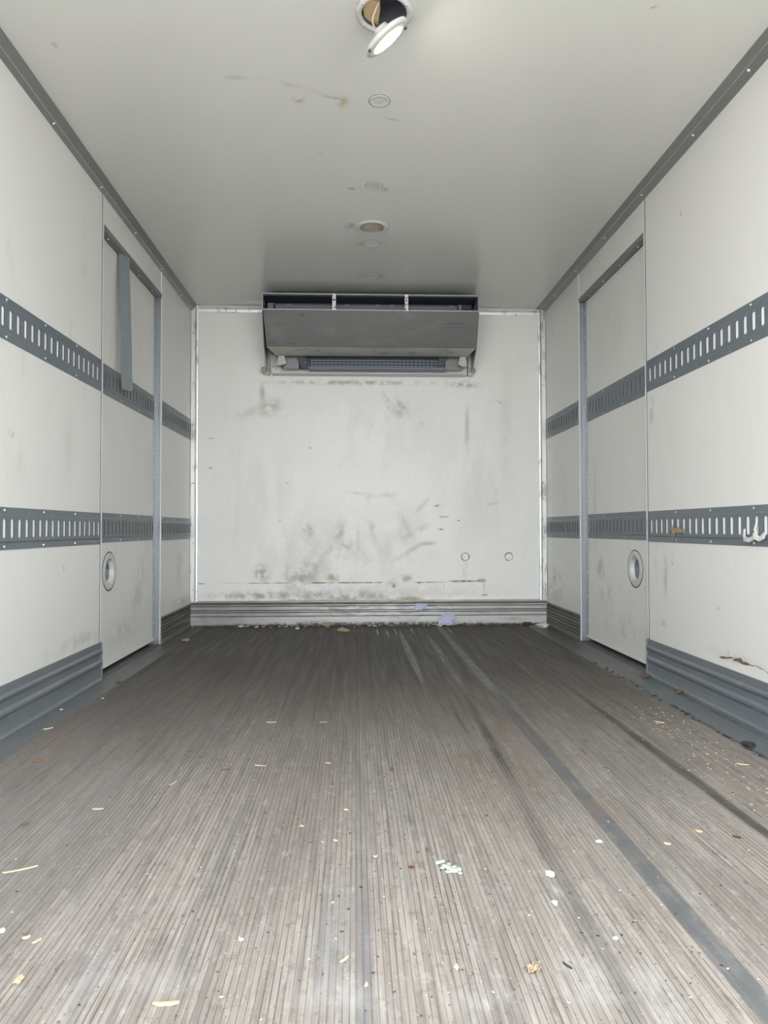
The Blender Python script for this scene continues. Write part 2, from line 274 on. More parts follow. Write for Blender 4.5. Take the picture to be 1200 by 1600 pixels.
    for x, y, a, b, k in ((0.33, 1.02, .07, .10, .55), (0.42, 0.98, .05, .12, .5), (-0.02, 1.00, .10, .05, .4), (0.17, 0.98, .08, .06, .4), (0.36, 1.27, .014, .035, .8), (-0.30, 1.05, .12, .06, .3)):
        M.mark((x, y), (a, b), (0.46, 0.46, 0.45, 1), k * 0.7, axes='xy', grain=26, gmix=0.8, stretch=(1.5, .6, 1))
    return M
m_floor = floor_mat('floor_ribs', (0.285, 0.258, 0.231, 1), (0.18, 0.160, 0.142, 1)).done()
m_groove = floor_mat('floor_grooves', (0.155, 0.136, 0.12, 1), (0.11, 0.095, 0.083, 1), True).done()
M = floor_mat('seam_strip', (0.17, 0.165, 0.16, 1), (0.13, 0.125, 0.12, 1))
M.mark((0.551, 1.75), (0.05, 1.15), (0.085, 0.091, 0.095, 1), 0.85, axes='xy', grain=9, gmix=0.6, soft=0.7)
M.mark((0.551, 3.85), (0.05, 1.15), (0.22, 0.22, 0.218, 1), 0.60, axes='xy', grain=12, gmix=0.4, soft=0.8)
m_seam = M.done()
# refrigeration unit
M = Mat('unit_panel', (0.165, 0.165, 0.168, 1), 0.42, 0.45)
M.over(M.math('MULTIPLY', M.rng(M.noise(5, (1, 1, 3), 4), 0.5, 0.75), 0.4), (0.26, 0.265, 0.26, 1))
M.mark((0.60, 1.93), (0.17, 0.006), DK, 0.7, rot=0.03, axes='xz', gmix=0.4)
M.mark((0.63, 1.912), (0.13, 0.004), DK, 0.6, axes='xz', gmix=0.4)
M.mark((-0.45, 1.815), (0.12, 0.010), DK, 0.5, axes='xz', grain=20)
M.mark((-0.33, 1.97), (0.04, 0.02), DK, 0.35, axes='xz', grain=20)
M.mark((0.066, 1.985), (0.006, 0.006), DK, 0.95, axes='xz', gmix=0)
m_unit = M.done()
M = Mat('unit_fold', (0.40, 0.385, 0.355, 1), 0.45, 0.3)  # beige light bounced off the floor is put into the fold colour
M.over(M.math('MULTIPLY', M.rng(M.noise(9, (1, 1, 4), 4), 0.5, 0.7), 0.5), (0.16, 0.155, 0.15, 1))
M.mark((0.07, 1.772), (0.06, 0.006), (0.6, 0.5, 0.38, 1), 0.8, axes='xz', grain=60, gmix=.5)
m_fold = M.done()
m_unit_edge = Mat('unit_edge', (0.36, 0.37, 0.385, 1), 0.4, 0.3).done()
m_flange = Mat('flange_metal', (0.52, 0.53, 0.535, 1), 0.4, 0.2).done()
m_unit_dark = Mat('unit_inside', (0.040, 0.052, 0.070, 1), 0.5, 0.2).done()
m_unit_mid = Mat('unit_inner_rail', (0.15, 0.165, 0.19, 1), 0.5, 0.2).done()
m_wire = Mat('wire_grid', (0.20, 0.215, 0.24, 1), 0.4, 0.4).done()
M = Mat('chipped_bracket', (0.75, 0.75, 0.73, 1), 0.5)
M.over(M.rng(M.noise(70, detail=2), 0.56, 0.62), (0.10, 0.10, 0.10, 1)); m_brk = M.done()
# lamps
m_bezel = Mat('lamp_bezel', (0.52, 0.515, 0.50, 1), 0.4).done()
m_lens = Mat('yellowed_lens', (0.42, 0.36, 0.27, 1), 0.35).done()
m_foam = Mat('old_foam', (0.50, 0.38, 0.20, 1), 0.9)
m_foam.over(m_foam.rng(m_foam.noise(22), 0.45, 0.62), (0.42, 0.20, 0.07, 1)); m_foam = m_foam.done()
m_cav = Mat('cavity', (0.075, 0.08, 0.10, 1), 0.8).done()
m_plug = Mat('plug', (0.54, 0.545, 0.52, 1), 0.5).done()
m_plug_edge = Mat('plug_edge', (0.30, 0.29, 0.27, 1), 0.6).done()
m_cable = Mat('cable', (0.55, 0.55, 0.52, 1), 0.5).done()
M = Mat('glowing_lens', (0.9, 0.9, 0.85, 1), 0.4)
M.b.inputs['Emission Color'].default_value = (1.0, 0.94, 0.76, 1); M.b.inputs['Emission Strength'].default_value = 11.0
m_glow = M.done()
m_strap = Mat('strap_web', (0.17, 0.195, 0.205, 1), 0.8)
m_strap.over(m_strap.math('MULTIPLY', m_strap.rng(m_strap.noise(60, (1, 1, 0.2)), 0.5, 0.7), 0.4), (0.25, 0.27, 0.27, 1)); m_strap = m_strap.done()
m_cup = Mat('cup_metal', (0.70, 0.71, 0.70, 1), 0.32, 0.2).done()
m_cup_bot = Mat('cup_bottom', (0.11, 0.13, 0.155, 1), 0.35, 0.3).done()
def plain(name, *c, rough=0.8): return Mat(name, rgb(*c), rough).done()
m_straw = plain('straw', 178, 166, 140); m_wood = plain('wood_chip', 178, 156, 126); m_leaf = plain('dry_leaf', 92, 76, 64)
m_orange = plain('orange_bit', 122, 94, 76); m_white = plain('white_paper', 192, 192, 187); m_lilac = plain('lilac_paper', 186, 190, 214)
m_darkbit = plain('dark_bit', 50, 44, 42); m_red = plain('red_bit', 96, 38, 38); m_cork = plain('cardboard', 150, 132, 110)
m_ice = Mat('pale_residue', (0.44, 0.475, 0.45, 1), 0.4)
m_ice.over(m_ice.rng(m_ice.noise(120), 0.5, 0.65), (0.26, 0.29, 0.26, 1)); m_ice = m_ice.done()
m_ground = Mat('yard_concrete', (0.42, 0.41, 0.39, 1), 0.9)
m_ground.over(m_ground.math('MULTIPLY', m_ground.noise(2.0), 0.3), (0.33, 0.32, 0.31, 1)); m_ground = m_ground.done()
m_shell = Mat('outer_skin', (0.75, 0.75, 0.75, 1), 0.5).done()

# ------------------------------------------------------------------ mesh helpers
def link(name, bm, mats, parent=None, smooth=False):
    me = bpy.data.meshes.new(name); bmesh.ops.recalc_face_normals(bm, faces=bm.faces[:]) if smooth != 'keep' else None
    bm.to_mesh(me); bm.free()
    for mm in (mats if isinstance(mats, (list, tuple)) else [mats]): me.materials.append(mm)
    if smooth is True:
        for p in me.polygons: p.use_smooth = True
    o = bpy.data.objects.new(name, me); COL.objects.link(o)
    if parent: o.parent = parent
    return o
def box(bm, x0, x1, y0, y1, z0, z1, mi=0):
    vs = [bm.verts.new((x, y, z)) for x in (x0, x1) for y in (y0, y1) for z in (z0, z1)]
    for f in ((0, 1, 3, 2), (4, 6, 7, 5), (0, 4, 5, 1), (2, 3, 7, 6), (0, 2, 6, 4), (1, 5, 7, 3)):
        fc = bm.faces.new([vs[i] for i in f]); fc.material_index = mi
def boxo(name, d, mat, parent=None, bev=0.0):
    bm = bmesh.new(); box(bm, *d)
    if bev: bmesh.ops.bevel(bm, geom=bm.edges[:], offset=bev, segments=2, affect='EDGES', clamp_overlap=True)
    return link(name, bm, mat, parent)
def prism(bm, prof, a0, a1, axis='y', mi=0, fn=None):
    """extrude a closed 2-D profile; axis y: profile (x,z); axis x: profile (y,z)"""
    P = (lambda p, a: (p[0], a, p[1])) if axis == 'y' else ((lambda p, a: (a, p[0], p[1])) if axis == 'x' else (lambda p, a: (p[0], p[1], a)))
    A = [bm.verts.new(P(p, a0)) for p in prof]; B = [bm.verts.new(P(p, a1)) for p in prof]
    n = len(prof)
    for i in range(n):
        f = bm.faces.new((A[i], A[(i + 1) % n], B[(i + 1) % n], B[i])); f.material_index = fn(i) if fn else mi
    bm.faces.new(A[::-1]).material_index = mi; bm.faces.new(B).material_index = mi
def lathe(bm, c, ax, prof, seg=32, mi=0, sx=1.0):
    """revolve (radius, height) about axis ax through c"""
    ax = Vector(ax).normalized(); t = ax.orthogonal().normalized() if abs(ax.z) < 0.9 else Vector((1, 0, 0))
    t = (t - ax * t.dot(ax)).normalized(); b = ax.cross(t); c = Vector(c)
    rings = []
    for r, h in prof:
        rings.append([bm.verts.new(c + ax * h + (t * math.cos(2 * math.pi * k / seg) + b * math.sin(2 * math.pi * k / seg)) * r) for k in range(seg)] if r > 1e-6 else [bm.verts.new(c + ax * h)])
    for A, B in zip(rings, rings[1:]):
        for k in range(seg):
            k2 = (k + 1) % seg
            q = [A[k % len(A)], A[k2 % len(A)], B[k2 % len(B)], B[k % len(B)]]
            q2 = []
            for v in q:
                if v not in q2: q2.append(v)
            if len(q2) >= 3: bm.faces.new(q2).material_index = mi
def tube(bm, pts, r, seg=6, mi=0):
    pts = [Vector(p) for p in pts]; rings = []
    for i, p in enumerate(pts):
        d = (pts[min(i + 1, len(pts) - 1)] - pts[max(i - 1, 0)]).normalized()
        t = d.orthogonal().normalized(); b = d.cross(t)
        rings.append([bm.verts.new(p + (t * math.cos(2 * math.pi * k / seg) + b * math.sin(2 * math.pi * k / seg)) * r) for k in range(seg)])
    for A, B in zip(rings, rings[1:]):
        for k in range(seg): bm.faces.new((A[k], A[(k + 1) % seg], B[(k + 1) % seg], B[k])).material_index = mi
    bm.faces.new(rings[0][::-1]); bm.faces.new(rings[-1])
def struct(o): o['kind'] = 'structure'; return o
def empty(name, loc=(0, 0, 0)):
    o = bpy.data.objects.new(name, None); o.location = loc; o.empty_display_size = 0.1; COL.objects.link(o)
    return o
def tag(o, label, cat, group=None):
    o['label'] = label; o['category'] = cat
    if group: o['group'] = group
    return o
def reparent(ch, par):
    """parent ch (built in world coordinates) under par placed at par.location"""
    ch.parent = par; ch.location = ch.location - par.location
    return ch
def plate_hole(bm, fn, u0, u1, v0, v1, holes, mi=0):
    """flat rectangle with round holes, fn maps (u,v) to 3-D"""
    es = []
    def loop(pts):
        vs = [bm.verts.new(fn(*p)) for p in pts]
        for i in range(len(vs)): es.append(bm.edges.new((vs[i], vs[(i + 1) % len(vs)])))
    loop([(u0, v0), (u1, v0), (u1, v1), (u0, v1)])
    for (cu, cv, r) in holes: loop([(cu + r * math.cos(2 * math.pi * k / 40), cv + r * math.sin(2 * math.pi * k / 40)) for k in range(40)])
    g = bmesh.ops.triangle_fill(bm, use_beauty=True, edges=es)
    for f in g['geom']:
        if isinstance(f, bmesh.types.BMFace): f.material_index = mi

# ------------------------------------------------------------------ ground outside
struct(boxo('ground', (-40, 40, -60, 20, -1.30, -1.15), m_ground))

# ------------------------------------------------------------------ floor
GL, GR = -0.985, 1.140
fl = struct(boxo('floor', (XL - 0.10, XR + 0.10, YO, YB + 0.12, -0.12, -0.006), m_gap))
edges = [GL, -0.79, -0.524, -0.2555, 0.013, 0.282, 0.551, 0.868, GR]
STRIPS = {0.551: 0.020}
PITCH = 0.0101
def plank(x0, x1):
    bm = bmesh.new()
    h0 = STRIPS.get(x0, 0.0); h1 = STRIPS.get(x1, 0.0)
    ra, rb = x0 + h0 + 0.0001, x1 - h1 - 0.0001
    n = max(1, int(round((rb - ra) / PITCH))); p = (rb - ra) / n; GD = 0.0007
    prof = []; mi = []
    if h0: prof.append((x0 + 0.0001, 0.0)); mi.append(2)
    for i in range(n):
        a = ra + i * p; GW = R.uniform(0.0014, 0.0032)
        prof += [(a, 0.0), (a + p - GW, 0.0), (a + p - GW + 0.0008, -GD), (a + p - 0.0008, -GD)]; mi += [0, 1, 1, 1]
    prof.append((rb, 0.0)); mi.append(2 if h1 else 0)
    if h1: prof.append((x1 - 0.0001, 0.0))
    mi = mi[:len(prof) - 1]
    A = [bm.verts.new((x, YO, z)) for x, z in prof]; B = [bm.verts.new((x, YB - 0.004, z)) for x, z in prof]
    for i in range(len(prof) - 1):
        bm.faces.new((A[i], A[i + 1], B[i + 1], B[i])).material_index = mi[i]
    lo = [bm.verts.new(c) for c in ((prof[0][0], YO, -0.005), (prof[-1][0], YO, -0.005), (prof[-1][0], YB - 0.004, -0.005), (prof[0][0], YB - 0.004, -0.005))]
    bm.faces.new((lo[3], lo[2], lo[1], lo[0])); bm.faces.new((A[0], B[0], lo[3], lo[0])); bm.faces.new((A[-1], lo[1], lo[2], B[-1]))
    bm.faces.new(A[::-1] + [lo[0], lo[1]])
    return link('floor_plank', bm, [m_floor, m_groove, m_seam], fl, smooth='keep')
for a, b in zip(edges, edges[1:]): plank(a, b)
boxo('gutter', (XL + 0.001, GL - 0.0006, YO, YB - 0.004, -0.005, -0.0006), m_gutter, fl)
boxo('gutter', (GR + 0.0006, XR - 0.001, YO, YB - 0.004, -0.005, -0.0006), m_gutter, fl)
# threshold plates under the doors
for X, s in ((XL, -1), (XR, 1)):
    boxo('door_sill', (min(X, X + s * 0.10), max(X, X + s * 0.10), D0, D1, -0.005, 0.004), m_gutter, fl)

# ------------------------------------------------------------------ side walls: core + liner panels
def side_wall(name, X, s, mat):
    bm = bmesh.new(); xa, xb = X + s * 0.115, X + s * 0.155
    box(bm, min(xa, xb), max(xa, xb), YO, YB + 0.12, -0.12, ZC + 0.08)
    w = struct(link(name, bm, m_shell))
    def pan(y0, y1, z0, z1):
        a, b = X, X + s * 0.112
        return boxo('panel', (min(a, b), max(a, b), y0, y1, z0, z1), mat, w)
    pan(YO, D0 - 0.001, 0.0, ZC - 0.001); pan(D0 + 0.001, D1 - 0.001, DZ + 0.002, ZC - 0.001); pan(D1 + 0.001, YB, 0.0, ZC - 0.001)
    # vertical joint strips running floor to ceiling at both door jambs
    for y0, y1, t in ((D0 - 0.0125, D0 - 0.0005, 0.0025), (D1 + 0.0005, D1 + 0.016, 0.004)):
        a, b = X - s * t, X + s * 0.001
        bm = bmesh.new(); box(bm, min(a, b), max(a, b), y0, y1, 0.163 if y0 < D0 else 0.004, ZC - 0.025)
        link('joint_strip', bm, m_white_metal, w)
    a, b = X - s * 0.0012, X + s * 0.001
    boxo('joint_line', (min(a, b), max(a, b), D0 - 0.017, D0 - 0.0126, 0.155, ZC - 0.025), m_gap, w)
    return w
wl = side_wall('wall_left', XL, -1, m_wall_l)
wr = side_wall('wall_right', XR, 1, m_wall_r)
wb = struct(boxo('wall_back', (XL - 0.16, XR + 0.16, YB + 0.02, YB + 0.14, -0.12, ZC + 0.08), m_shell))
boxo('panel', (XL, XR, YB, YB + 0.018, 0.0, ZC - 0.001), m_back, wb)
for mx, mz in ((0.743, 0.455),):
    pass

# ------------------------------------------------------------------ ceiling with two lamp cut-outs
LX, LY = 0.086, 2.028
bm = bmesh.new()
HOLES = [(LX, LY, 0.066), (0.086, 3.498, 0.060)]
plate_hole(bm, lambda u, v: (u, v, ZC), XL, XR, YO, YB, HOLES)
for f in bm.faces:
    if f.normal.z > 0: f.normal_flip()
ce = struct(link('ceiling', bm, m_ceil, smooth='keep'))
boxo('roof_skin', (XL - 0.16, XR + 0.16, YO, YB + 0.14, ZC + 0.085, ZC + 0.10), m_shell, ce)

# ------------------------------------------------------------------ cove trims along the ceiling
def cove(name, prof, X, s, screws):
    bm = bmesh.new(); prism(bm, prof, YO, YB - 0.002, 'y')
    t = struct(link(name, bm, m_trim))
    bm = bmesh.new(); tube(bm, [(prof[2][0], YO, prof[2][1] - 0.001), (prof[2][0], YB - 0.003, prof[2][1] - 0.001)], 0.0014, 5)
    link('lip', bm, m_trim_lip, t)
    for y, x, z in screws:
        bm = bmesh.new(); lathe(bm, (x, y, z), (-s, 0, -0.8), [(0.0, 0.0035), (0.004, 0.003), (0.0065, 0.0)], 8)
        link('screw', bm, m_screw, t)
cove('trim_1', [(XL, ZC - 0.0005), (XL, 2.099), (-1.074, 2.111), (-1.055, ZC - 0.0005)], XL, -1,
     [(y, -1.082, 2.1075) for y in (0.9, 1.4, 1.79, 2.17, 2.57, 3.05, 3.52, 4.0, 4.45)])
cove('trim_2', [(XR, ZC - 0.0005), (XR, 2.120), (1.266, 2.135), (1.234, ZC - 0.0005)], XR, 1,
     [(y, 1.277, 2.131) for y in (0.9, 1.4, 1.81, 2.22, 2.60, 3.08, 3.55, 4.02, 4.45)])
# trim across the top of the bulkhead, left and right of the unit
for n, (x0, x1) in (('trim_3', (XL + 0.045, -0.62)), ('trim_4', (0.80, XR - 0.045))):
    bm = bmesh.new(); prism(bm, [(YB, ZC - 0.012), (YB - 0.012, ZC - 0.014), (YB - 0.014, ZC - 0.030), (YB - 0.008, ZC - 0.046), (YB, ZC - 0.048)], x0, x1, 'x')
    struct(link(n, bm, m_post))
# corner posts of the bulkhead
for n, X, s in (('trim_5', XL, 1), ('trim_6', XR, -1)):
    bm = bmesh.new()
    a = [(X + s * 0.003, YB), (X + s * 0.003, YB - 0.016), (X + s * 0.030, YB - 0.016), (X + s * 0.034, YB - 0.010), (X + s * 0.048, YB - 0.008), (X + s * 0.050, YB)]
    prism(bm, a, 0.165, ZC - 0.005, 'z'); t = struct(link(n, bm, m_post))
    bm = bmesh.new(); box(bm, min(X + s * 0.0352, X + s * 0.0385), max(X + s * 0.0352, X + s * 0.0385), YB - 0.0115, YB - 0.009, 0.17, ZC - 0.01)
    link('post_joint', bm, m_gap, t)
    for z in (0.24, 0.55, 0.95, 1.30, 1.62, 1.95):
        bm = bmesh.new(); lathe(bm, (X + s * 0.02, YB - 0.016, z), (0, -1, 0), [(0.0, 0.003), (0.004, 0.002), (0.006, 0)], 8)
        link('screw', bm, m_alu, t)

# ------------------------------------------------------------------ kick plates
def kick(X, s, y0, y1, top, par, fine):
    # (out, z) steps of the rolled section
    if not fine:
        P = [(0.0, top), (0.002, top - 0.002), (0.003, top - 0.028), (0.0095, top - 0.036), (0.0095, top - 0.042), (0.002, top - 0.054), (0.002, top - 0.074),
             (0.0095, top - 0.084), (0.0095, top - 0.092), (0.002, top - 0.104), (0.002, top - 0.124), (0.005, 0.012), (0.011, 0.0005), (0.0, 0.0005)]
    else:
        P = [(0.0, top), (0.004, top - 0.002)]
        z = top - 0.004
        for w in (0.012, 0.010, 0.016, 0.022, 0.016, 0.024, 0.018):
            P += [(0.009, z), (0.008, z - w + 0.006), (0.002, z - w + 0.004), (0.002, z - w)]; z -= w
        P += [(0.009, z), (0.010, 0.0005), (0.0, 0.0005)]
    bm = bmesh.new(); prism(bm, [(X - s * o, z) for o, z in P], y0, y1, 'y', fn=(lambda i: 1 if (i >= 2 and (i - 2) % 4 == 2) else 0) if fine else None)  # fine section: groove faces take a darker material for their shadow and dirt
    return bm
bl = struct(link('baseboard_left', kick(XL, -1, YO, D0 - 0.002, 0.162, None, False), m_kick))
boxo('end_cap', (XL, XL + 0.0100, D0 - 0.0022, D0 - 0.0010, 0.001, 0.160), m_kick, bl)
link('kick_plate', kick(XL, -1, D1 + 0.018, YB - 0.012, 0.152, None, True), [m_kick, m_gap], bl)
brt = struct(link('baseboard_right', kick(XR, 1, YO, D0 - 0.002, 0.157, None, False), m_kick))
boxo('end_cap', (XR - 0.0100, XR, D0 - 0.0022, D0 - 0.0010, 0.001, 0.155), m_kick, brt)
link('kick_plate', kick(XR, 1, D1 + 0.018, YB - 0.012, 0.150, None, True), [m_kick, m_gap], brt)
P = [(0.0, 0.168), (0.004, 0.166)]; z = 0.164
for w, o in ((0.014, 0.010), (0.008, 0.014), (0.014, 0.009), (0.026, 0.013), (0.014, 0.010), (0.026, 0.012), (0.060, 0.010)):
    P += [(o + 0.004, z), (o, z - w + 0.006), (0.001, z - w + 0.004), (0.001, z - w)]; z -= w
P = [p for p in P if p[1] > 0.001] + [(0.012, 0.0005), (0.0, 0.0005)]
bm = bmesh.new(); prism(bm, [(YB - o, z) for o, z in P], XL + 0.002, XR - 0.002, 'x', fn=lambda i: 1 if (i >= 2 and (i - 2) % 4 == 2) else 0)
struct(link('baseboard_back', bm, [m_kick_back, m_kick_groove]))

# ------------------------------------------------------------------ logistics track rails
def rail_parts(X, s, y0, y1, z0, z1, yc, white, par, bolts=True):
    """X: surface it is screwed to, s: +1 right wall / -1 left wall, yc: one slot centre on the grid"""
    zm = (z0 + z1) / 2; PW = 0.0508; hw, hh, ch = 0.0098, 0.0300, 0.0045
    f1, sl = 0.021, 0.027
    wF, wC = 0.0018, 0.0046
    V = lambda o, y, z: (X - s * o, y, z)
    bm = bmesh.new()
    def quad(*q, mi=0): bm.faces.new([bm.verts.new(V(*p)) for p in q]).material_index = mi
    for a, b in (((0, z0), (wF, z0)), ((wF, z0), (wF, z0 + f1)), ((wF, z0 + f1), (wC, z0 + sl)), ((wC, z1 - sl), (wF, z1 - f1)), ((wF, z1 - f1), (wF, z1)), ((wF, z1), (0, z1))):
        quad((a[0], y0, a[1]), (b[0], y0, b[1]), (b[0], y1, b[1]), (a[0], y1, a[1]))
    cs = []; k = math.ceil((y0 + 0.014 - yc) / PW); 
    while yc + k * PW < y1 - 0.012: cs.append(yc + k * PW); k += 1
    ys = [y0] + [(a + b) / 2 for a, b in zip(cs, cs[1:])] + [y1]
    za, zb = z0 + sl, z1 - sl
    for i, c in enumerate(cs):
        L, Rr = ys[i], ys[i + 1]
        oc = [(c - hw, zm - hh + ch), (c - hw + ch, zm - hh), (c + hw - ch, zm - hh), (c + hw, zm - hh + ch), (c + hw, zm + hh - ch), (c + hw - ch, zm + hh), (c - hw + ch, zm + hh), (c - hw, zm + hh - ch)]
        ov = [bm.verts.new(V(wC, *p)) for p in oc]; iv = [bm.verts.new(V(wC - 0.0022, *p)) for p in oc]
        cv = [bm.verts.new(V(wC, *p)) for p in ((L, za), (Rr, za), (Rr, zb), (L, zb))]
        bm.faces.new((cv[0], cv[1], ov[2], ov[1])); bm.faces.new((cv[1], cv[2], ov[4], ov[3]))
        bm.faces.new((cv[2], cv[3], ov[6], ov[5])); bm.faces.new((cv[3], cv[0], ov[0], ov[7]))
        bm.faces.new((cv[0], ov[1], ov[0])); bm.faces.new((cv[1], ov[3], ov[2])); bm.faces.new((cv[2], ov[5], ov[4])); bm.faces.new((cv[3], ov[7], ov[6]))
        for q in range(8): bm.faces.new((ov[q], ov[(q + 1) % 8], iv[(q + 1) % 8], iv[q])).material_index = 1
    bm.faces.new([bm.verts.new(V(o, y0, z)) for o, z in ((0, z0), (wF, z0), (wF, z0 + f1), (wC, z0 + sl), (wC, z1 - sl), (wF, z1 - f1), (wF, z1), (0, z1))])
    bm.faces.new([bm.verts.new(V(o, y1, z)) for o, z in ((0, z0), (wF, z0), (wF, z0 + f1), (wC, z0 + sl), (wC, z1 - sl), (wF, z1 - f1), (wF, z1), (0, z1))])
    bmesh.ops.remove_doubles(bm, verts=bm.verts[:], dist=0.00005)
    body = link('track_rail', bm, [m_slate, m_gap], par)
    a, b = X - s * 0.0003, X - s * 0.0012
    bk = boxo('slot_backing', (min(a, b), max(a, b), y0 + 0.002, y1 - 0.002, z0 + 0.024, z1 - 0.024), m_slotw if white else m_slotg, body)
    if bolts:
        y = y0 + 0.03
        while y < y1:
            for z in (z0 + 0.010, z1 - 0.010):
                bm = bmesh.new(); lathe(bm, (X - s * wF, y, z), (-s, 0, 0), [(0.0, 0.003), (0.0035, 0.0025), (0.005, 0.0)], 7)
                link('bolt', bm, m_alu, body)
            y += 0.28
    return body
RAILZ = {('L', 'u'): (1.238, 1.375), ('L', 'l'): (0.581, 0.715), ('R', 'u'): (1.249, 1.387), ('R', 'l'): (0.586, 0.720)}
for side, X, s, ycn, nm in (('L', XL, -1, 3.068, 'left'), ('R', XR, 1, 3.104, 'right')):
    for lv, lvn in (('u', 'upper'), ('l', 'lower')):
        z0, z1 = RAILZ[(side, lv)]
        o = rail_parts(X, s, YO, D0 - 0.020, z0, z1, ycn if lv == 'l' else (3.095 if side == 'L' else 3.104), True, None)
        tag(o, 'long slate slotted rail with white slots, %s one on the %s wall' % (lvn, nm), 'cargo rail', 'slotted cargo rails on the side walls')
        o = rail_parts(X, s, D1 + 0.018, YB - 0.018, z0, z1, 4.075, False, None)
        tag(o, 'short slate slotted rail, %s one between %s side door and back corner' % (lvn, nm), 'cargo rail', 'slotted cargo rails on the side walls')

# ------------------------------------------------------------------ side doors
def side_door(name, X, s, hy):
    XD = X + s * REC
    fn = lambda y, z: (XD, y, z)
    bm = bmesh.new(); y0, y1, z0, z1 = D0 + 0.004, D1 - 0.006, 0.024, DZ - 0.010
    plate_hole(bm, fn, y0, y1, z0, z1, [(hy, 0.453, 0.056)])
    xe = XD + s * 0.070
    for (ya, za, yb, zb) in ((y0, z0, y1, z0), (y1, z0, y1, z1), (y1, z1, y0, z1), (y0, z1, y0, z0)):
        bm.faces.new([bm.verts.new(p) for p in ((XD, ya, za), (XD, yb, zb), (xe, yb, zb), (xe, ya, za))])
    bm.faces.new([bm.verts.new(p) for p in ((xe, y0, z0), (xe, y1, z0), (xe, y1, z1), (xe, y0, z1))])
    bmesh.ops.remove_doubles(bm, verts=bm.verts[:], dist=0.0001)
    d = struct(link(name, bm, m_door))
    # recessed round pull
    bm = bmesh.new(); ax = (-s, 0, 0)
    lathe(bm, (XD, hy, 0.453), ax, [(0.086, 0.0), (0.086, 0.002), (0.080, 0.004), (0.064, 0.005), (0.056, 0.003), (0.055, 0.0)], 40)
    h = link('door_handle', bm, m_bezel, d, True)
    bm = bmesh.new(); lathe(bm, (XD, hy, 0.453), ax, [(0.0905, 0.0002), (0.0905, 0.0012), (0.086, 0.0012)], 40)
    link('handle_sealant', bm, m_gap, h)
    bm = bmesh.new(); lathe(bm, (XD, hy, 0.453), ax, [(0.055, 0.001), (0.053, -0.017)], 40)
    link('cup_wall', bm, m_cup, h, True)
    bm = bmesh.new(); lathe(bm, (XD, hy, 0.453), ax, [(0.053, -0.017), (0.0, -0.017)], 40)
    link('cup_bottom', bm, m_cup_bot, h)
    for a in (90, 210, 330):
        aa = math.radians(a); bm = bmesh.new()
        lathe(bm, (XD - s * 0.0035, hy + 0.073 * math.cos(aa), 0.453 + 0.073 * math.sin(aa)), ax, [(0.0, 0.004), (0.004, 0.003), (0.006, 0.0)], 8)
        link('screw', bm, m_alu, h)
    # edge channel of the door, near side and bottom, with rivets
    def strip(y0_, y1_, z0_, z1_, t, mt, nm='edge_strip'):
        a, b = XD - s * t, XD - s * 0.0002
        return boxo(nm, (min(a, b), max(a, b), y0_, y1_, z0_, z1_), mt, d)
    strip(y0, y0 + 0.022, z0, z1, 0.0015, m_door); strip(y0 + 0.023, y1, z0, z0 + 0.020, 0.0015, m_door)
    strip(y1 - 0.030, y1, z0 + 0.02, z1, 0.006, m_jambm)
    for k in range(9):
        bm = bmesh.new(); lathe(bm, (XD - s * 0.0015, y0 + 0.05 + k * 0.098, z0 + 0.012), ax, [(0, 0.003), (0.003, 0.0025), (0.0045, 0)], 7)
        link('rivet', bm, m_screw, d)
    for k in range(14):
        bm = bmesh.new(); lathe(bm, (XD - s * 0.0015, y0 + 0.011, z0 + 0.07 + k * 0.135), ax, [(0, 0.003), (0.003, 0.0025), (0.0045, 0)], 7)
        link('rivet', bm, m_screw, d)
        bm = bmesh.new(); lathe(bm, (XD - s * 0.006, y1 - 0.020, z0 + 0.10 + k * 0.135), ax, [(0, 0.003), (0.003, 0.0025), (0.0045, 0)], 7)
        link('rivet', bm, m_screw, d)
    # frame: header underside, far jamb facing the open rear, near jamb
    a, b = X - s * 0.003, X + s * 0.085
    hd = boxo('door_header', (min(a, b), max(a, b), D0 + 0.001, D1 - 0.001, DZ - 0.007, DZ + 0.0015), m_head, d)
    a2, b2 = X - s * 0.004, X + s * 0.002
    boxo('header_lip', (min(a2, b2), max(a2, b2), D0 + 0.001, D1 - 0.001, DZ - 0.008, DZ + 0.016), m_trim, d)
    for k in range(4):
        bm = bmesh.new(); lathe(bm, (X + s * 0.014, D0 + 0.10 + k * 0.23, DZ - 0.0072), (0, 0, -1), [(0, 0.003), (0.003, 0.0025), (0.005, 0)], 7)
        link('rivet', bm, m_screw, d)
    a, b = X - s * 0.001, X + s * 0.085
    boxo('door_jamb', (min(a, b), max(a, b), D1 - 0.0048, D1 + 0.0003, 0.004, DZ - 0.008), m_jambm, d)
    boxo('door_jamb', (min(a, b), max(a, b), D0 - 0.0004, D0 + 0.003, 0.004, DZ - 0.008), m_jambm, d)
    for lv in 'ul':
        zz = RAILZ[('L' if s < 0 else 'R', lv)]
        dz_ = 0.013 if (s < 0 and lv == 'u') else 0.004
        rail_parts(XD, s, y0 + 0.024, y1 - 0.031, zz[0] + dz_, zz[1] + dz_, 3.165 if s < 0 else 3.223, False, d)
    return d
dl = side_door('door_1', XL, -1, 3.300)
dr = side_door('door_2', XR, 1, 3.322)

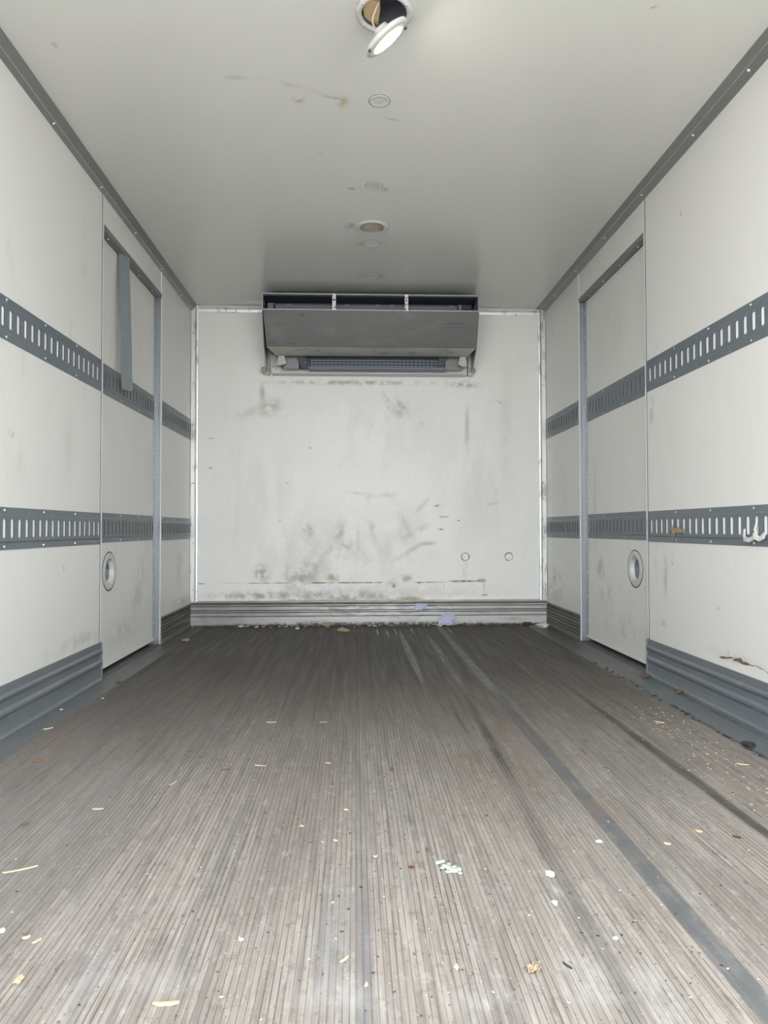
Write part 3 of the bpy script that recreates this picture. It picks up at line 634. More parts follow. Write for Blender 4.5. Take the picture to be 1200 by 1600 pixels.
# ------------------------------------------------------------------ damaged spot in the right wall liner
bm = bmesh.new()
for seg in ([(2.49, .186, .002), (2.465, .189, .005), (2.44, .192, .003), (2.415, .197, .004), (2.40, .199, .002)],
            [(2.40, .192, .003), (2.375, .196, .007), (2.35, .199, .009), (2.335, .192, .006), (2.318, .193, .008), (2.30, .196, .002)],
            [(2.30, .198, .001), (2.28, .194, .0022), (2.262, .200, .001), (2.24, .196, .002), (2.215, .194, .0008), (2.19, .187, .0015), (2.16, .190, .001), (2.12, .184, .001)]):
    vt = [bm.verts.new((XR - 0.0012, y, z + w)) for y, z, w in seg]; vb = [bm.verts.new((XR - 0.0012, y + R.uniform(-.003, .003), z - w * R.uniform(.3, 1))) for y, z, w in seg]
    for i in range(len(seg) - 1): bm.faces.new((vt[i], vt[i + 1], vb[i + 1], vb[i]))
link('gash', bm, Mat('torn_liner', (0.16, 0.11, 0.085, 1), 0.9).done(), wr)

# ------------------------------------------------------------------ refrigeration unit on the bulkhead
U = empty('refrigeration_unit', (0.1, YB, 1.68))
tag(U, 'wide grey metal refrigeration unit mounted high on the back wall under the ceiling', 'cooling unit')
x0, x1 = -0.572, 0.776
def up_(name, bm, mat, par=None, **k):
    o = link(name, bm, mat, None, **k)
    if par is None: reparent(o, U)
    else: o.parent = par
    return o
# top sheet with a pale front lip
bm = bmesh.new(); box(bm, x0, x1, 4.382, YB - 0.004, 2.088, 2.098); up_('top_cover', bm, m_unit_dark)
bm = bmesh.new(); box(bm, x0 - 0.002, x1 + 0.002, 4.374, 4.3815, 2.095, 2.102); up_('front_lip', bm, m_unit_edge)
# side cheeks
for xs, sg in ((x0, 1), (x1, -1)):
    bm = bmesh.new()
    sh = -0.006 if sg > 0 else 0.006
    pr = [(4.382, 2.094), (4.382, 1.99), (4.49, 1.80), (4.66, 1.69), (YB - 0.004, 1.67), (YB - 0.004, 2.094)]
    A = [bm.verts.new((xs + sh * (2.094 - z) * 2, y, z)) for y, z in pr]; B = [bm.verts.new((xs + sh * (2.094 - z) * 2 + sg * 0.003, y, z)) for y, z in pr]
    bm.faces.new(A); bm.faces.new(B[::-1])
    for i in range(len(pr)): bm.faces.new((A[i], A[(i + 1) % 6], B[(i + 1) % 6], B[i]))
    up_('side_panel', bm, m_unit_edge)
    bm = bmesh.new(); box(bm, min(xs, xs + sg * 0.006), max(xs, xs + sg * 0.006), 4.375, 4.3815, 1.995, 2.0945); up_('corner_edge', bm, m_unit_edge)
    # flanged foot of the side, running back to the wall
    bm = bmesh.new(); c = -0.598 if sg > 0 else 0.79
    box(bm, min(c, c + sg * 0.03), max(c, c + sg * 0.03), 4.71, YB - 0.003, 1.676, 1.83); up_('side_foot', bm, m_flange)
# front panel (sloping) and its lower fold
def sheet(name, q, t, mat, n=1):
    bm = bmesh.new(); q = [Vector(p) for p in q]; nn = (q[1] - q[0]).cross(q[3] - q[0]).normalized() * t
    A = [bm.verts.new(p) for p in q]; B = [bm.verts.new(p + nn) for p in q]
    bm.faces.new(A); bm.faces.new(B[::-1])
    for i in range(4): bm.faces.new((A[i], A[(i + 1) % 4], B[(i + 1) % 4], B[i]))
    return up_(name, bm, mat)
fp = sheet('front_panel', [(-0.566, 4.378, 1.998), (0.772, 4.378, 1.998), (0.772, 4.484, 1.800), (-0.556, 4.484, 1.800)], -0.003, m_unit)
sheet('panel_top_edge', [(-0.568, 4.374, 2.003), (0.774, 4.374, 2.003), (0.774, 4.374, 1.996), (-0.568, 4.374, 1.996)], -0.004, m_unit_edge)
sheet('lower_fold', [(-0.556, 4.485, 1.798), (0.772, 4.485, 1.798), (0.735, 4.585, 1.768), (-0.508, 4.585, 1.766)], -0.003, m_fold)
# brackets across the upper opening
for xb in (-0.128, 0.321):
    bm = bmesh.new(); box(bm, xb - 0.011, xb + 0.011, 4.368, 4.3735, 1.997, 2.099)
    lathe(bm, (xb, 4.368, 2.06), (0, -1, 0), [(0.0, 0.004), (0.005, 0.003), (0.006, 0)], 8, mi=1)
    up_('bracket', bm, [m_brk, m_gap])
# inside of the upper opening: coil front, rails, bolts
bm = bmesh.new(); box(bm, -0.55, 0.752, 4.52, 4.70, 1.80, 2.085); up_('coil_block', bm, m_unit_dark)
bm = bmesh.new(); box(bm, -0.50, 0.65, 4.47, 4.519, 1.99, 2.060)
box(bm, -0.50, 0.65, 4.462, 4.4695, 2.020, 2.034); up_('drip_rail', bm, m_unit_mid)
bm = bmesh.new(); box(bm, -0.545, -0.508, 4.44, 4.515, 1.97, 2.06); up_('end_block', bm, m_unit_mid)
bm = bmesh.new(); box(bm, 0.655, 0.675, 4.44, 4.515, 1.97, 2.06); up_('end_block', bm, m_unit_mid)
for xx in (-0.42, -0.05, 0.15, 0.24, 0.62):
    bm = bmesh.new(); box(bm, xx - 0.014, xx + 0.014, 4.512, 4.5195, 2.068, 2.076); up_('fin_clip', bm, m_unit_edge)
for xx in (-0.345, 0.155, 0.60):
    bm = bmesh.new(); box(bm, xx - 0.004, xx + 0.004, 4.455, 4.4615, 1.99, 2.055); up_('rail_stay', bm, m_unit_mid)
# lower throat: fan grille of wire
bm = bmesh.new(); box(bm, -0.48, 0.70, 4.66, 4.70, 1.70, 1.798); up_('throat_back', bm, m_unit_dark)
bm = bmesh.new()
for z in (1.712, 1.730, 1.748): box(bm, -0.285, 0.585, 4.635, 4.638, z - 0.0018, z + 0.0018)
k = 0
while -0.28 + k * 0.0262 < 0.585:
    xx = -0.28 + k * 0.0262; box(bm, xx - 0.0012, xx + 0.0012, 4.632, 4.6348, 1.706, 1.756); k += 1
up_('wire_grille', bm, m_wire)
bm = bmesh.new(); prism(bm, [(4.60, 1.686), (4.60, 1.697), (4.65, 1.702), (4.70, 1.697), (4.70, 1.686)], -0.30, 0.60, 'x'); up_('drain_lip', bm, m_unit_mid)
for sg, xa in ((1, -0.49), (-1, 0.72)):
    # curved pale corner trim, grey filler plate, dark diagonal stay
    bm = bmesh.new(); tr = [(0.0, 1.768), (0.035, 1.768), (0.050, 1.715), (0.010, 1.700), (-0.015, 1.705)]
    prism(bm, [(xa + sg * u * 0.95, z) for u, z in tr], 4.585, 4.60, 'y')
    for v in bm.verts: pass
    up_('corner_trim', bm, m_fold)
    bm = bmesh.new(); box(bm, min(xa + sg * 0.02, xa + sg * 0.125), max(xa + sg * 0.02, xa + sg * 0.125), 4.635, 4.655, 1.690, 1.792); up_('filler_plate', bm, m_unit)
    bm = bmesh.new()
    prism(bm, [(xa + sg * 0.105, 1.775), (xa + sg * 0.165, 1.775), (xa + sg * 0.200, 1.688), (xa + sg * 0.150, 1.688)], 4.610, 4.630, 'y'); up_('diagonal_stay', bm, m_unit_dark)
    bm = bmesh.new(); lathe(bm, (xa + sg * 0.165, 4.610, 1.728), (0, -1, 0), [(0.0, 0.004), (0.006, 0.003), (0.008, 0)], 8); up_('stay_bolt', bm, m_unit_mid)
# bottom flange
bm = bmesh.new(); prism(bm, [(4.70, 1.676), (4.70, 1.716), (4.705, 1.720), (YB - 0.002, 1.722), (YB - 0.002, 1.672), (4.705, 1.672)], -0.548, 0.748, 'x')
fb = up_('bottom_flange', bm, m_flange)
for xx in (-0.52, 0.085, 0.71):
    bm = bmesh.new(); lathe(bm, (xx, 4.70, 1.698), (0, -1, 0), [(0.0, 0.004), (0.006, 0.003), (0.008, 0)], 8); up_('flange_bolt', bm, m_alu)
for xx, zz in ((-0.600, 1.697), (0.787, 1.704)):
    bm = bmesh.new(); lathe(bm, (xx, 4.705, zz), (0, -1, 0), [(0.0, 0.012), (0.012, 0.011), (0.0215, 0.008), (0.0225, 0.0), (0.019, -0.06)], 10); up_('corner_bolt', bm, m_rust)

# ------------------------------------------------------------------ ceiling lamps and plugs
def recessed(name, x, y, r, ro, label, cat, lensmat=None):
    t = empty(name, (x, y, ZC)); tag(t, label, cat)
    bm = bmesh.new(); lathe(bm, (0, 0, 0), (0, 0, -1), [(ro, 0.0), (ro, 0.003), (ro - 0.006, 0.007), (r + 0.004, 0.006), (r, 0.002), (r, -0.004)], 48)
    o = link('bezel', bm, m_bezel, t, True)
    return t
L2 = recessed('recessed_lamp', 0.086, 3.498, 0.057, 0.083, 'round recessed lamp with dull yellowed lens in the ceiling ahead of the cooling unit', 'ceiling lamp')
bm = bmesh.new(); lathe(bm, (0, 0, 0), (0, 0, -1), [(0.056, -0.003), (0.030, 0.000), (0.0, 0.001)], 40); link('lens', bm, m_lens, L2, True)
bm = bmesh.new(); lathe(bm, (0, 0, 0), (0, 0, -1), [(0.0585, 0.0062), (0.0545, 0.0062), (0.0545, -0.003)], 40); link('seal', bm, m_plug_edge, L2)
# open lamp hole with foam visible inside
t = recessed('lamp_housing', LX, LY, 0.0655, 0.082, 'open round lamp housing ring around a hole in the ceiling, brown foam inside', 'lamp housing')
bm = bmesh.new(); lathe(bm, (0, 0, 0), (0, 0, 1), [(0.064, 0.0), (0.064, 0.075), (0.0, 0.075)], 40); link('cavity', bm, m_cav, t)
bm = bmesh.new()
prism(bm, [(-0.0625, -0.01), (-0.058, -0.026), (-0.045, -0.044), (-0.028, -0.056), (-0.014, -0.060), (-0.012, 0.0), (-0.016, 0.06), (-0.040, 0.048), (-0.057, 0.028)], 0.008, 0.073, 'z'); link('foam', bm, m_foam, t)
for a in (35, 145, 215, 325):
    aa = math.radians(a); bm = bmesh.new(); lathe(bm, (0.074 * math.cos(aa), 0.074 * math.sin(aa), -0.006), (0, 0, -1), [(0, 0.003), (0.003, 0.002), (0.004, 0)], 7); link('screw', bm, m_alu, t)
# dangling lit lamp
hang = empty('hanging_lamp', (0.091, 1.985, 2.040)); tag(hang, 'lit round lamp disc dangling by its wire out of the ceiling hole', 'ceiling lamp')
axis = Vector((0.77, -0.36, 0.52)).normalized()             # the long way of the disc as it hangs
n0 = Vector((0.60, 0.225, -0.755)); nrm = (n0 - axis * n0.dot(axis)).normalized()
bm = bmesh.new(); lathe(bm, (0, 0, 0), nrm, [(0.0, -0.012), (0.060, -0.011), (0.071, -0.006), (0.072, 0.0), (0.068, 0.005), (0.058, 0.006)], 48); link('lamp_rim', bm, m_bezel, hang, True)
bm = bmesh.new(); lathe(bm, (0, 0, 0), nrm, [(0.050, 0.008), (0.035, 0.010), (0.0, 0.012)], 48); link('glowing_lens', bm, m_glow, hang, True)
bm = bmesh.new(); lathe(bm, (0, 0, 0), nrm, [(0.058, 0.006), (0.050, 0.008)], 48); link('lens_rim', bm, Mat('cream_plastic', (0.80, 0.78, 0.66, 1), 0.4).done(), hang, True)
bm = bmesh.new(); lathe(bm, Vector((0, 0, 0)), nrm, [(0.0, -0.032), (0.022, -0.031), (0.026, -0.012)], 24); link('lamp_socket', bm, m_bezel, hang, True)
bm = bmesh.new()
bk0 = nrm * -0.028
cps = [Vector(v) for v in ((0, 0, 0), (-0.026, 0.010, 0.004), (-0.034, 0.016, 0.040), (-0.010, 0.022, 0.066), (0.004, 0.020, 0.120))]
def bez(t, P):
    while len(P) > 1: P = [a.lerp(b, t) for a, b in zip(P, P[1:])]
    return P[0]
tube(bm, [bk0 + bez(t / 14, cps) for t in range(15)], 0.0022, 7)
link('wire', bm, m_cable, hang, True)
for sg in (-1, 1):
    bm = bmesh.new(); c = axis * sg * 0.058 + nrm.cross(axis) * 0.046 * (1 if sg < 0 else -1)
    lathe(bm, nrm * 0.0 + c * 1.0, nrm, [(0.0, 0.009), (0.004, 0.008), (0.005, 0.002)], 8); link('clip_screw', bm, m_gap, hang)
for (x, y, r, lab) in ((0.087, 2.451, 0.036, 'pale round plug in the ceiling nearest the dangling lamp, beside a brown stain'),
                       (0.085, 3.073, 0.037, 'round ceiling plug midway between the nearest plug and the yellowed lamp'),
                       (0.090, 3.697, 0.043, 'round ceiling plug just behind the yellowed recessed lamp'),
                       (0.101, 4.172, 0.040, 'faint round plug in the dark ceiling closest to the cooling unit')):
    t = empty('ceiling_plug', (x, y, ZC)); tag(t, lab, 'ceiling plug', 'round plugs along the middle of the ceiling')
    bm = bmesh.new(); lathe(bm, (0, 0, 0), (0, 0, -1), [(r, 0.0), (r - 0.002, 0.003), (r - 0.006, 0.0035), (r - 0.010, 0.0015), (0.014, 0.002), (0.0, 0.0035)], 36); link('cap', bm, m_plug, t, True)
    bm = bmesh.new(); lathe(bm, (0, 0, 0), (0, 0, -1), [(r + 0.003, 0.0004), (r + 0.002, 0.0015), (r - 0.001, 0.0016)], 36); link('cap_seal', bm, m_plug_edge, t)

# ------------------------------------------------------------------ strap hanging from the left door header
bm = bmesh.new(); A = []
P3 = [(-1.098, 3.400, 1.949), (-1.092, 3.385, 1.86), (-1.078, 3.360, 1.70), (-1.070, 3.352, 1.52), (-1.072, 3.366, 1.38), (-1.074, 3.388, 1.300)]
wv = Vector((0.016, 0.030, 0))
for p in P3:
    p = Vector(p); A.append([bm.verts.new(p - wv), bm.verts.new(p + wv), bm.verts.new(p + wv + Vector((0.0018, -0.001, 0))), bm.verts.new(p - wv + Vector((0.0018, -0.001, 0)))])
for a, b in zip(A, A[1:]):
    for i in range(4): bm.faces.new((a[i], a[(i + 1) % 4], b[(i + 1) % 4], b[i]))
bm.faces.new(A[0]); bm.faces.new(A[-1][::-1])
tag(link('pull_strap', bm, m_strap), 'grey webbing strap hanging from the left side door header down to the upper rail', 'strap')

# ------------------------------------------------------------------ scraps tied or stuck in the right lower rail
def ribbon(pts, w, mat, name, t=0.002):
    bm = bmesh.new(); A = []
    for i, p in enumerate(pts):
        p = Vector(p); d = (Vector(pts[min(i + 1, len(pts) - 1)]) - Vector(pts[max(i - 1, 0)])).normalized()
        up_v = Vector((1, 0, 0)).cross(d).normalized() * (w[i] / 2)
        A.append([bm.verts.new(p - up_v), bm.verts.new(p + up_v), bm.verts.new(p + up_v * .8 + Vector((-t, 0, 0))), bm.verts.new(p - up_v * .8 + Vector((-t, 0, 0)))])
    for a, b in zip(A, A[1:]):
        for i in range(4): bm.faces.new((a[i], a[(i + 1) % 4], b[(i + 1) % 4], b[i]))
    bm.faces.new(A[0]); bm.faces.new(A[-1][::-1])
    return link(name, bm, mat)
X = XR - 0.009
o = ribbon([(X, 2.300, 0.642), (X - .003, 2.298, 0.622), (X - .008, 2.285, 0.609), (X - .010, 2.262, 0.606), (X - .008, 2.238, 0.612), (X - .012, 2.225, 0.620), (X - .006, 2.205, 0.610), (X - .004, 2.188, 0.618), (X - .002, 2.180, 0.630)],
           [0.008, 0.014, 0.018, 0.016, 0.014, 0.022, 0.016, 0.018, 0.008], m_white, 'torn_tie', 0.004)
tag(o, 'torn white plastic tie caught in the lower rail slots on the right wall', 'plastic tie')
k2 = ribbon([(X - .004, 2.225, 0.622), (X - .006, 2.232, 0.640), (X - .002, 2.229, 0.660), (X, 2.226, 0.675)], [0.012, 0.008, 0.006, 0.004], m_white, 'tie_tail', 0.003); k2.parent = o
o = ribbon([(X, 2.845, 0.655), (X - .004, 2.830, 0.640), (X - .006, 2.805, 0.632), (X - .004, 2.775, 0.640), (X - .003, 2.750, 0.632), (X, 2.735, 0.640)], [0.016, 0.022, 0.020, 0.022, 0.012, 0.014], m_cork, 'tape_scrap', 0.003)
tag(o, 'dirty beige tape scrap stuck across rail slots on the right wall', 'tape scrap')
k2 = ribbon([(X - .004, 2.805, 0.632), (X - .006, 2.815, 0.612), (X - .002, 2.84, 0.594)], [0.006, 0.004, 0.003], m_straw, 'loose_thread', 0.001); k2.parent = o

# ------------------------------------------------------------------ debris on the floor, piece by piece
def sliver(name, x, y, ln, wd, ang, mat, label, cat, h=0.0025):
    bm = bmesh.new(); n = 5
    c, s_ = math.cos(ang), math.sin(ang); A = []
    for i in range(n):
        u = (i / (n - 1) - 0.5) * ln; ww = wd * (0.35 if i in (0, n - 1) else R.uniform(0.8, 1.1)) / 2; v0 = R.uniform(-.15, .15) * wd
        z = 0.0003 + (h * 0.5 if i in (0, n - 1) else 0) * R.random()
        A.append([bm.verts.new((u * c - (v0 + q) * s_, u * s_ + (v0 + q) * c, zz)) for q, zz in ((-ww, z), (ww, z), (ww * .6, z + h), (-ww * .6, z + h))])
    for a, b in zip(A, A[1:]):
        for i in range(4): bm.faces.new((a[i], a[(i + 1) % 4], b[(i + 1) % 4], b[i]))
    bm.faces.new(A[0]); bm.faces.new(A[-1][::-1])
    o = link(name, bm, mat); o.location = (x, y, 0); return tag(o, label, cat, 'scraps lying on the ribbed floor')
def lump(name, x, y, r, mat, label, cat, flat=0.35, z=0.0, spiky=0.35, grp='scraps lying on the ribbed floor'):
    bm = bmesh.new(); bmesh.ops.create_icosphere(bm, subdivisions=2, radius=1)
    for v in bm.verts:
        k = 1 + R.uniform(-spiky, spiky); v.co = Vector((v.co.x * r[0] * k, v.co.y * r[1] * k, max(0, (v.co.z * k + 0.8)) * r[0] * flat))
    o = link(name, bm, mat); o.location = (x, y, 0.0003 + z); return tag(o, label, cat, grp)
def crumple(name, x, y, w, d, mat, label, cat, amp=0.006, rot=0.0, z=0.0, tilt=0.0, grp=None):
    bm = bmesh.new(); n = 7; G = []
    for i in range(n):
        row = []
        for j in range(n):
            u, v = i / (n - 1) - .5, j / (n - 1) - .5
            e = 1 - 0.25 * R.random() * (i in (0, n - 1) or j in (0, n - 1))
            row.append(bm.verts.new((u * w * e + 0.2 * w * v, v * d * e, R.uniform(0, amp))))
        G.append(row)
    for i in range(n - 1):
        for j in range(n - 1): bm.faces.new((G[i][j], G[i + 1][j], G[i + 1][j + 1], G[i][j + 1]))
    o = link(name, bm, mat); sm = o.modifiers.new('thickness', 'SOLIDIFY'); sm.thickness = 0.0012; sm.offset = 1
    o.rotation_euler = (tilt, 0, rot); o.location = (x, y, z + 0.0006); return tag(o, label, cat, grp)

sliver('straw', -0.592, 1.677, 0.026, 0.0045, 0.02, m_wood, 'tan wood stick lying crosswise on the left half of the floor', 'straw')
sliver('straw', -0.633, 1.387, 0.060, 0.0022, 0.45, m_straw, 'long thin straw at the left edge of the picture', 'straw')
sliver('wood_chip', -0.519, 1.159, 0.012, 0.006, 0.5, m_straw, 'small yellow chip beside a thin stick, low on the left', 'wood chip')
sliver('straw', -0.498, 1.148, 0.016, 0.003, 1.0, m_straw, 'short thin stick beside the small yellow chip, low on the left', 'straw')
sliver('wood_splinter', -0.257, 0.992, 0.036, 0.0075, 0.05, m_wood, 'largest tan wood splinter near the bottom left of the floor', 'splinter')
lump('wood_chip', -0.481, 1.052, (0.006, 0.010), m_wood, 'tan lump of wood near the bottom left corner', 'wood chip')
lump('leaf_bit', -0.345, 1.94, (0.012, 0.009), m_orange, 'orange brown leaf bit on the left of the floor centre', 'leaf bit')
sliver('straw', -0.461, 1.835, 0.030, 0.0022, 1.1, m_straw, 'thin slanted straw left of the orange brown leaf bit', 'straw')
sliver('wood_chip', -0.992, 2.355, 0.028, 0.007, 0.6, m_straw, 'pale chip at the edge of the left floor gutter', 'wood chip')
lump('leaf_bit', -0.988, 3.043, (0.014, 0.009), m_leaf, 'brown bit on the floor by the near corner of the left door', 'leaf bit')
sliver('paper_scrap', -0.179, 1.139, 0.009, 0.006, -0.5, m_white, 'small white fleck left of centre near the bottom', 'paper scrap')
lump('paper_scrap', -0.567, 1.179, (0.007, 0.005), m_white, 'white scrap at the very left edge near the bottom', 'paper scrap')
sliver('straw', -0.279, 2.397, 0.034, 0.0055, 0.0, m_straw, 'bright straw lying crosswise on the middle floor, left of centre', 'straw')
sliver('straw', -0.106, 2.389, 0.028, 0.0035, 0.02, m_cork, 'dull straw lying crosswise, right of the bright crosswise straw', 'straw')
sliver('straw', -0.258, 1.961, 0.034, 0.0022, -0.3, m_straw, 'thin tan straw between the orange leaf bit and the floor centre', 'straw')
sliver('wood_chip', -0.074, 1.974, 0.015, 0.0035, -0.3, m_straw, 'tiny pale chip near the centre line of the floor', 'wood chip')
sliver('straw', -0.021, 1.647, 0.011, 0.0035, -0.2, m_straw, 'short pale straw close to the centre floor seam', 'straw')
sliver('straw', -0.041, 1.487, 0.011, 0.0045, -0.5, m_straw, 'short yellow straw just left of the centre seam', 'straw')
lump('wood_chip', -0.116, 1.560, (0.005, 0.004), m_straw, 'small yellow lump left of the short straws', 'wood chip')
sliver('straw', 0.067, 1.526, 0.010, 0.0045, 0.1, m_orange, 'short pinkish chip just right of the centre seam', 'wood chip')
bm = bmesh.new(); lathe(bm, (0, 0, 0.002), (0, 0, 1), [(0.0024, 0.002), (0.0045, 0.002), (0.0052, 0.0), (0.0045, -0.0018), (0.0024, -0.0018), (0.0024, 0.002)], 16)
o = link('metal_nut', bm, m_alu); o.location = (0.039, 1.412, 0.0003); tag(o, 'small round grey nut beside the centre seam', 'nut')
lump('red_scrap', 0.106, 1.364, (0.0055, 0.0048), m_red, 'dark red blob left of the pale crushed residue', 'blob', flat=0.3)
sliver('wood_splinter', -0.017, 1.079, 0.019, 0.003, 0.85, m_straw, 'slanted tan splinter near the bottom centre', 'splinter')
sliver('straw', 0.015, 1.019, 0.009, 0.005, 1.4, m_straw, 'upright yellow chip on the centre seam at the bottom', 'wood chip')
lump('wood_chip', 0.148, 1.054, (0.004, 0.007), m_straw, 'yellow and red chip low, right of the centre seam', 'wood chip')
lump('wood_chip', 0.148, 1.229, (0.004, 0.004), m_orange, 'orange crumb below the pale crushed residue', 'crumb')
sliver('straw', 1.011, 2.336, 0.030, 0.005, -0.7, m_straw, 'bright straw on the right of the floor near the right gutter', 'straw')
crumple('paper_scrap', 0.362, 1.323, 0.017, 0.022, m_white, 'white crumpled paper scrap on the dark streak right of centre', 'paper scrap', 0.006)
lump('paper_scrap', 0.343, 1.224, (0.005, 0.008), m_white, 'small white lump just in front of the white crumpled scrap', 'paper scrap')
crumple('dry_leaf', 0.260, 1.042, 0.022, 0.014, m_cork, 'curled tan leaf scrap at the bottom right of centre', 'leaf', 0.010, 0.3)
sliver('twig', 0.312, 1.050, 0.018, 0.0024, -1.0, m_darkbit, 'small dark twig right of the curled tan leaf', 'twig')
sliver('wood_chip', 0.731, 1.499, 0.014, 0.009, -0.7, m_wood, 'tan chip on the right floor between grey seam strip and dark groove', 'wood chip')
sliver('wood_chip', 0.637, 1.442, 0.014, 0.006, -0.5, m_straw, 'yellow chip just right of the grey seam strip', 'wood chip')
sliver('dark_scrap', 0.795, 1.465, 0.016, 0.006, -0.6, m_darkbit, 'dark flat scrap beside the dark groove on the right', 'scrap')
lump('paper_scrap', 0.500, 1.454, (0.008, 0.005), m_white, 'whitish scrap just left of the grey seam strip', 'paper scrap')
lump('paper_scrap', 0.408, 1.116, (0.004, 0.005), m_white, 'tiny white crumb low on the right dark streak', 'crumb')
lump('dry_leaf', 1.266, 2.745, (0.018, 0.012), m_leaf, 'brown leaf in the right gutter against the kick plate', 'leaf', flat=0.5)
lump('dry_leaf', 1.255, 3.045, (0.020, 0.013), m_leaf, 'brown leaf in the gutter at the corner of the right door', 'leaf', flat=0.5)
lump('dirt_clump', 1.165, 2.077, (0.018, 0.020), m_darkbit, 'dark dirt clump on the right gutter edge near the frame edge', 'dirt clump')
sliver('straw', 1.056, 1.911, 0.030, 0.005, -0.4, m_straw, 'straw at the right edge among fine flecks', 'straw')
lump('leaf_bit', -0.882, 2.033, (0.015, 0.010), m_orange, 'reddish bit at the far left edge of the ribs', 'leaf bit', flat=0.15)
lump('crumb', -0.960, 2.762, (0.006, 0.005), m_white, 'pale crumb beside the left gutter before the door', 'crumb')
lump('crumb', -1.050, 2.60, (0.006, 0.005), m_white, 'pale crumb in the left gutter', 'crumb')
# crushed pale residue
t = empty('crushed_residue', (0.178, 1.358, 0)); tag(t, 'patch of crushed pale greenish white residue on the floor right of centre', 'residue')
for i, (dx, dy, r) in enumerate(((-.018, .014, .006), (-.010, .016, .0055), (-.008, .004, .006), (0, 0, .007), (.007, -.006, .0085), (.014, -.004, .0075), (.010, .003, .005), (-.004, -.010, .005), (.018, -.012, .004), (-.014, .000, .004), (.002, .010, .004))):
    bm = bmesh.new(); bmesh.ops.create_icosphere(bm, subdivisions=2, radius=1)
    for v in bm.verts:
        k = 1 + R.uniform(-.35, .35); v.co = Vector((v.co.x * r * k, v.co.y * r * 1.15 * k, max(0, v.co.z * k + .5) * r * .35))
    o = link('residue_piece', bm, m_ice, t); o.location = (dx, dy * 1.7, 0.0003)
# scraps along the bulkhead
crumple('lilac_paper', 0.612, 4.735, 0.115, 0.085, m_lilac, 'larger crumpled lilac paper against the back kick plate', 'paper', 0.012, 0.1, 0.040, 1.25)
crumple('lilac_paper', 0.438, 4.744, 0.085, 0.045, m_lilac, 'smaller folded lilac paper stuck high on the back kick plate', 'paper', 0.008, 0.0, 0.125, 1.40)
bm = bmesh.new(); tube(bm, [(-0.05, 0, 0.012), (-0.03, -0.01, 0.02), (0.0, -0.02, 0.004), (0.02, -0.01, 0.018), (0.05, 0.0, 0.01), (0.10, 0.012, 0.012), (0.13, 0.02, 0.02)], 0.0035, 6)
o = link('bent_wire', bm, m_plug, None, True); o.location = (0.56, 4.68, -0.0003); tag(o, 'bent grey wire on the floor below the larger lilac paper', 'wire')
G2 = 'litter along the foot of the back wall'
for (x, y, r, mt, nm, lab, cat) in (
    (-0.187, 4.735, (0.035, 0.010), m_cork, 'cardboard_scrap', 'flat tan cardboard scrap at the foot of the back wall', 'cardboard'),
    (1.148, 4.720, (0.030, 0.012), m_red, 'red_scrap', 'dark red scrap at the foot of the back wall near the right corner', 'scrap'),
    (-0.749, 4.710, (0.020, 0.012), m_white, 'paper_scrap', 'white scrap left of three at the foot of the back wall', 'paper scrap'),
    (-0.646, 4.690, (0.013, 0.010), m_white, 'paper_scrap', 'small white scrap left of the tan cardboard by the back wall', 'paper scrap'),
    (-0.452, 4.715, (0.011, 0.010), m_white, 'paper_scrap', 'bright white crumb at the middle left foot of the back wall', 'paper scrap'),
    (-0.372, 4.611, (0.014, 0.010), m_white, 'paper_scrap', 'pale scrap lying a little out from the back wall', 'paper scrap'),
    (-0.075, 4.454, (0.035, 0.022), m_cork, 'cardboard_scrap', 'dull flat scrap on the dark floor ahead of the back wall', 'cardboard'),
    (1.225, 4.600, (0.045, 0.020), m_white, 'paper_scrap', 'whitish crumpled scrap in the right back corner', 'paper scrap'),
    (-0.97, 4.15, (0.022, 0.016), m_cork, 'leaf_bit', 'tan scrap beside the left door far corner', 'scrap'),
    (-0.555, 4.715, (0.024, 0.010), m_leaf, 'leaf_bit', 'brown leaf bit between white scraps at the back wall', 'leaf bit')):
    lump(nm, x, y, r, mt, lab, cat, flat=0.4, grp=G2)

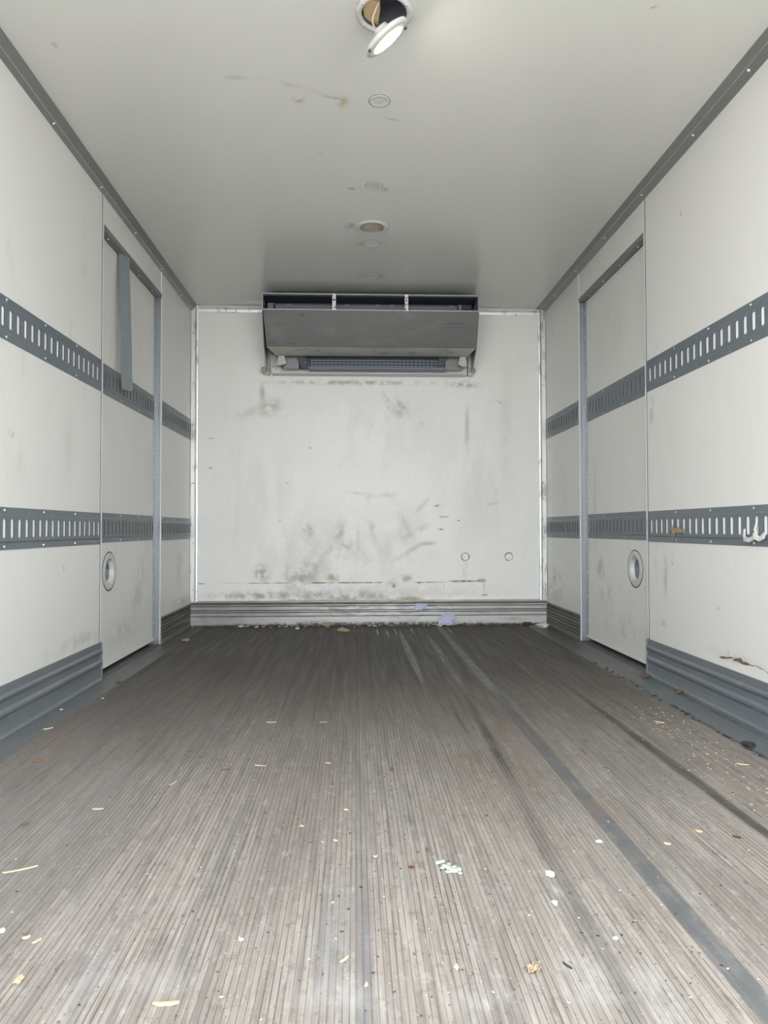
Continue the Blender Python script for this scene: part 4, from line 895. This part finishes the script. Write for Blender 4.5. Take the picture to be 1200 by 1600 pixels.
def scatter(name, n, fn, mats, label, cat, smin, smax, el=2.2):
    bm = bmesh.new()
    for _ in range(n):
        x, y = fn(); r = R.uniform(smin, smax); a = R.uniform(0, math.pi) ; e = R.uniform(1, el); z = R.uniform(0.0002, 0.001); h = r * 0.5
        c, s_ = math.cos(a), math.sin(a); vs = []
        for k in range(5):
            t = 2 * math.pi * k / 5 + R.uniform(-.3, .3); u, v = math.cos(t) * r * e, math.sin(t) * r
            vs.append((x + u * c - v * s_, y + u * s_ + v * c))
        lo = [bm.verts.new((p[0], p[1], z)) for p in vs]; hi = [bm.verts.new((x + (p[0] - x) * .75, y + (p[1] - y) * .75, z + h)) for p in vs]
        mi = R.randrange(len(mats)); bm.faces.new(hi).material_index = mi
        for k in range(5): bm.faces.new((lo[k], lo[(k + 1) % 5], hi[(k + 1) % 5], hi[k])).material_index = mi
    o = link(name, bm, mats); o['kind'] = 'stuff'; return tag(o, label, cat)
def band():
    while True:
        y = R.uniform(1.45, 2.55); x = R.gauss(1.02 - 0.03 * (2.0 - y), 0.075)
        if 0.60 < x < 1.10: return x, y
scatter('straw_flecks', 260, band, [m_straw, m_wood, m_cork], 'fine straw flecks scattered along the right side of the floor', 'straw flecks', 0.0010, 0.0030)
def near():
    y = 0.95 + abs(R.gauss(0, 0.55)); return min(1.05, max(-0.9, R.gauss(0.22, 0.42))), min(y, 3.0)
def near_or_far(): return near() if R.random() < .6 else (R.uniform(-0.9, 1.05), 0.95 + abs(R.gauss(0, 0.8)))
scatter('floor_crumbs', 480, near_or_far, [m_straw, m_cork, m_white, m_darkbit, m_leaf, m_darkbit, m_cork], 'tiny pale and dark crumbs scattered over the floor', 'crumbs', 0.0007, 0.0020)
scatter('wall_foot_litter', 200, lambda: (min(XR - .03, max(XL + .03, R.gauss(-0.1, 0.55))), YB - 0.022 - abs(R.gauss(0, 0.030))), [m_darkbit, m_darkbit, m_leaf, m_cork, m_white], 'dark dirt and litter crumbs along the foot of the back wall', 'litter', 0.003, 0.010)
scatter('gutter_dirt', 120, lambda: (R.gauss(1.150, 0.006), R.uniform(1.3, 3.4)), [m_darkbit, m_leaf, m_darkbit], 'dark dirt crumbs along the edge of the right gutter', 'dirt', 0.002, 0.006)
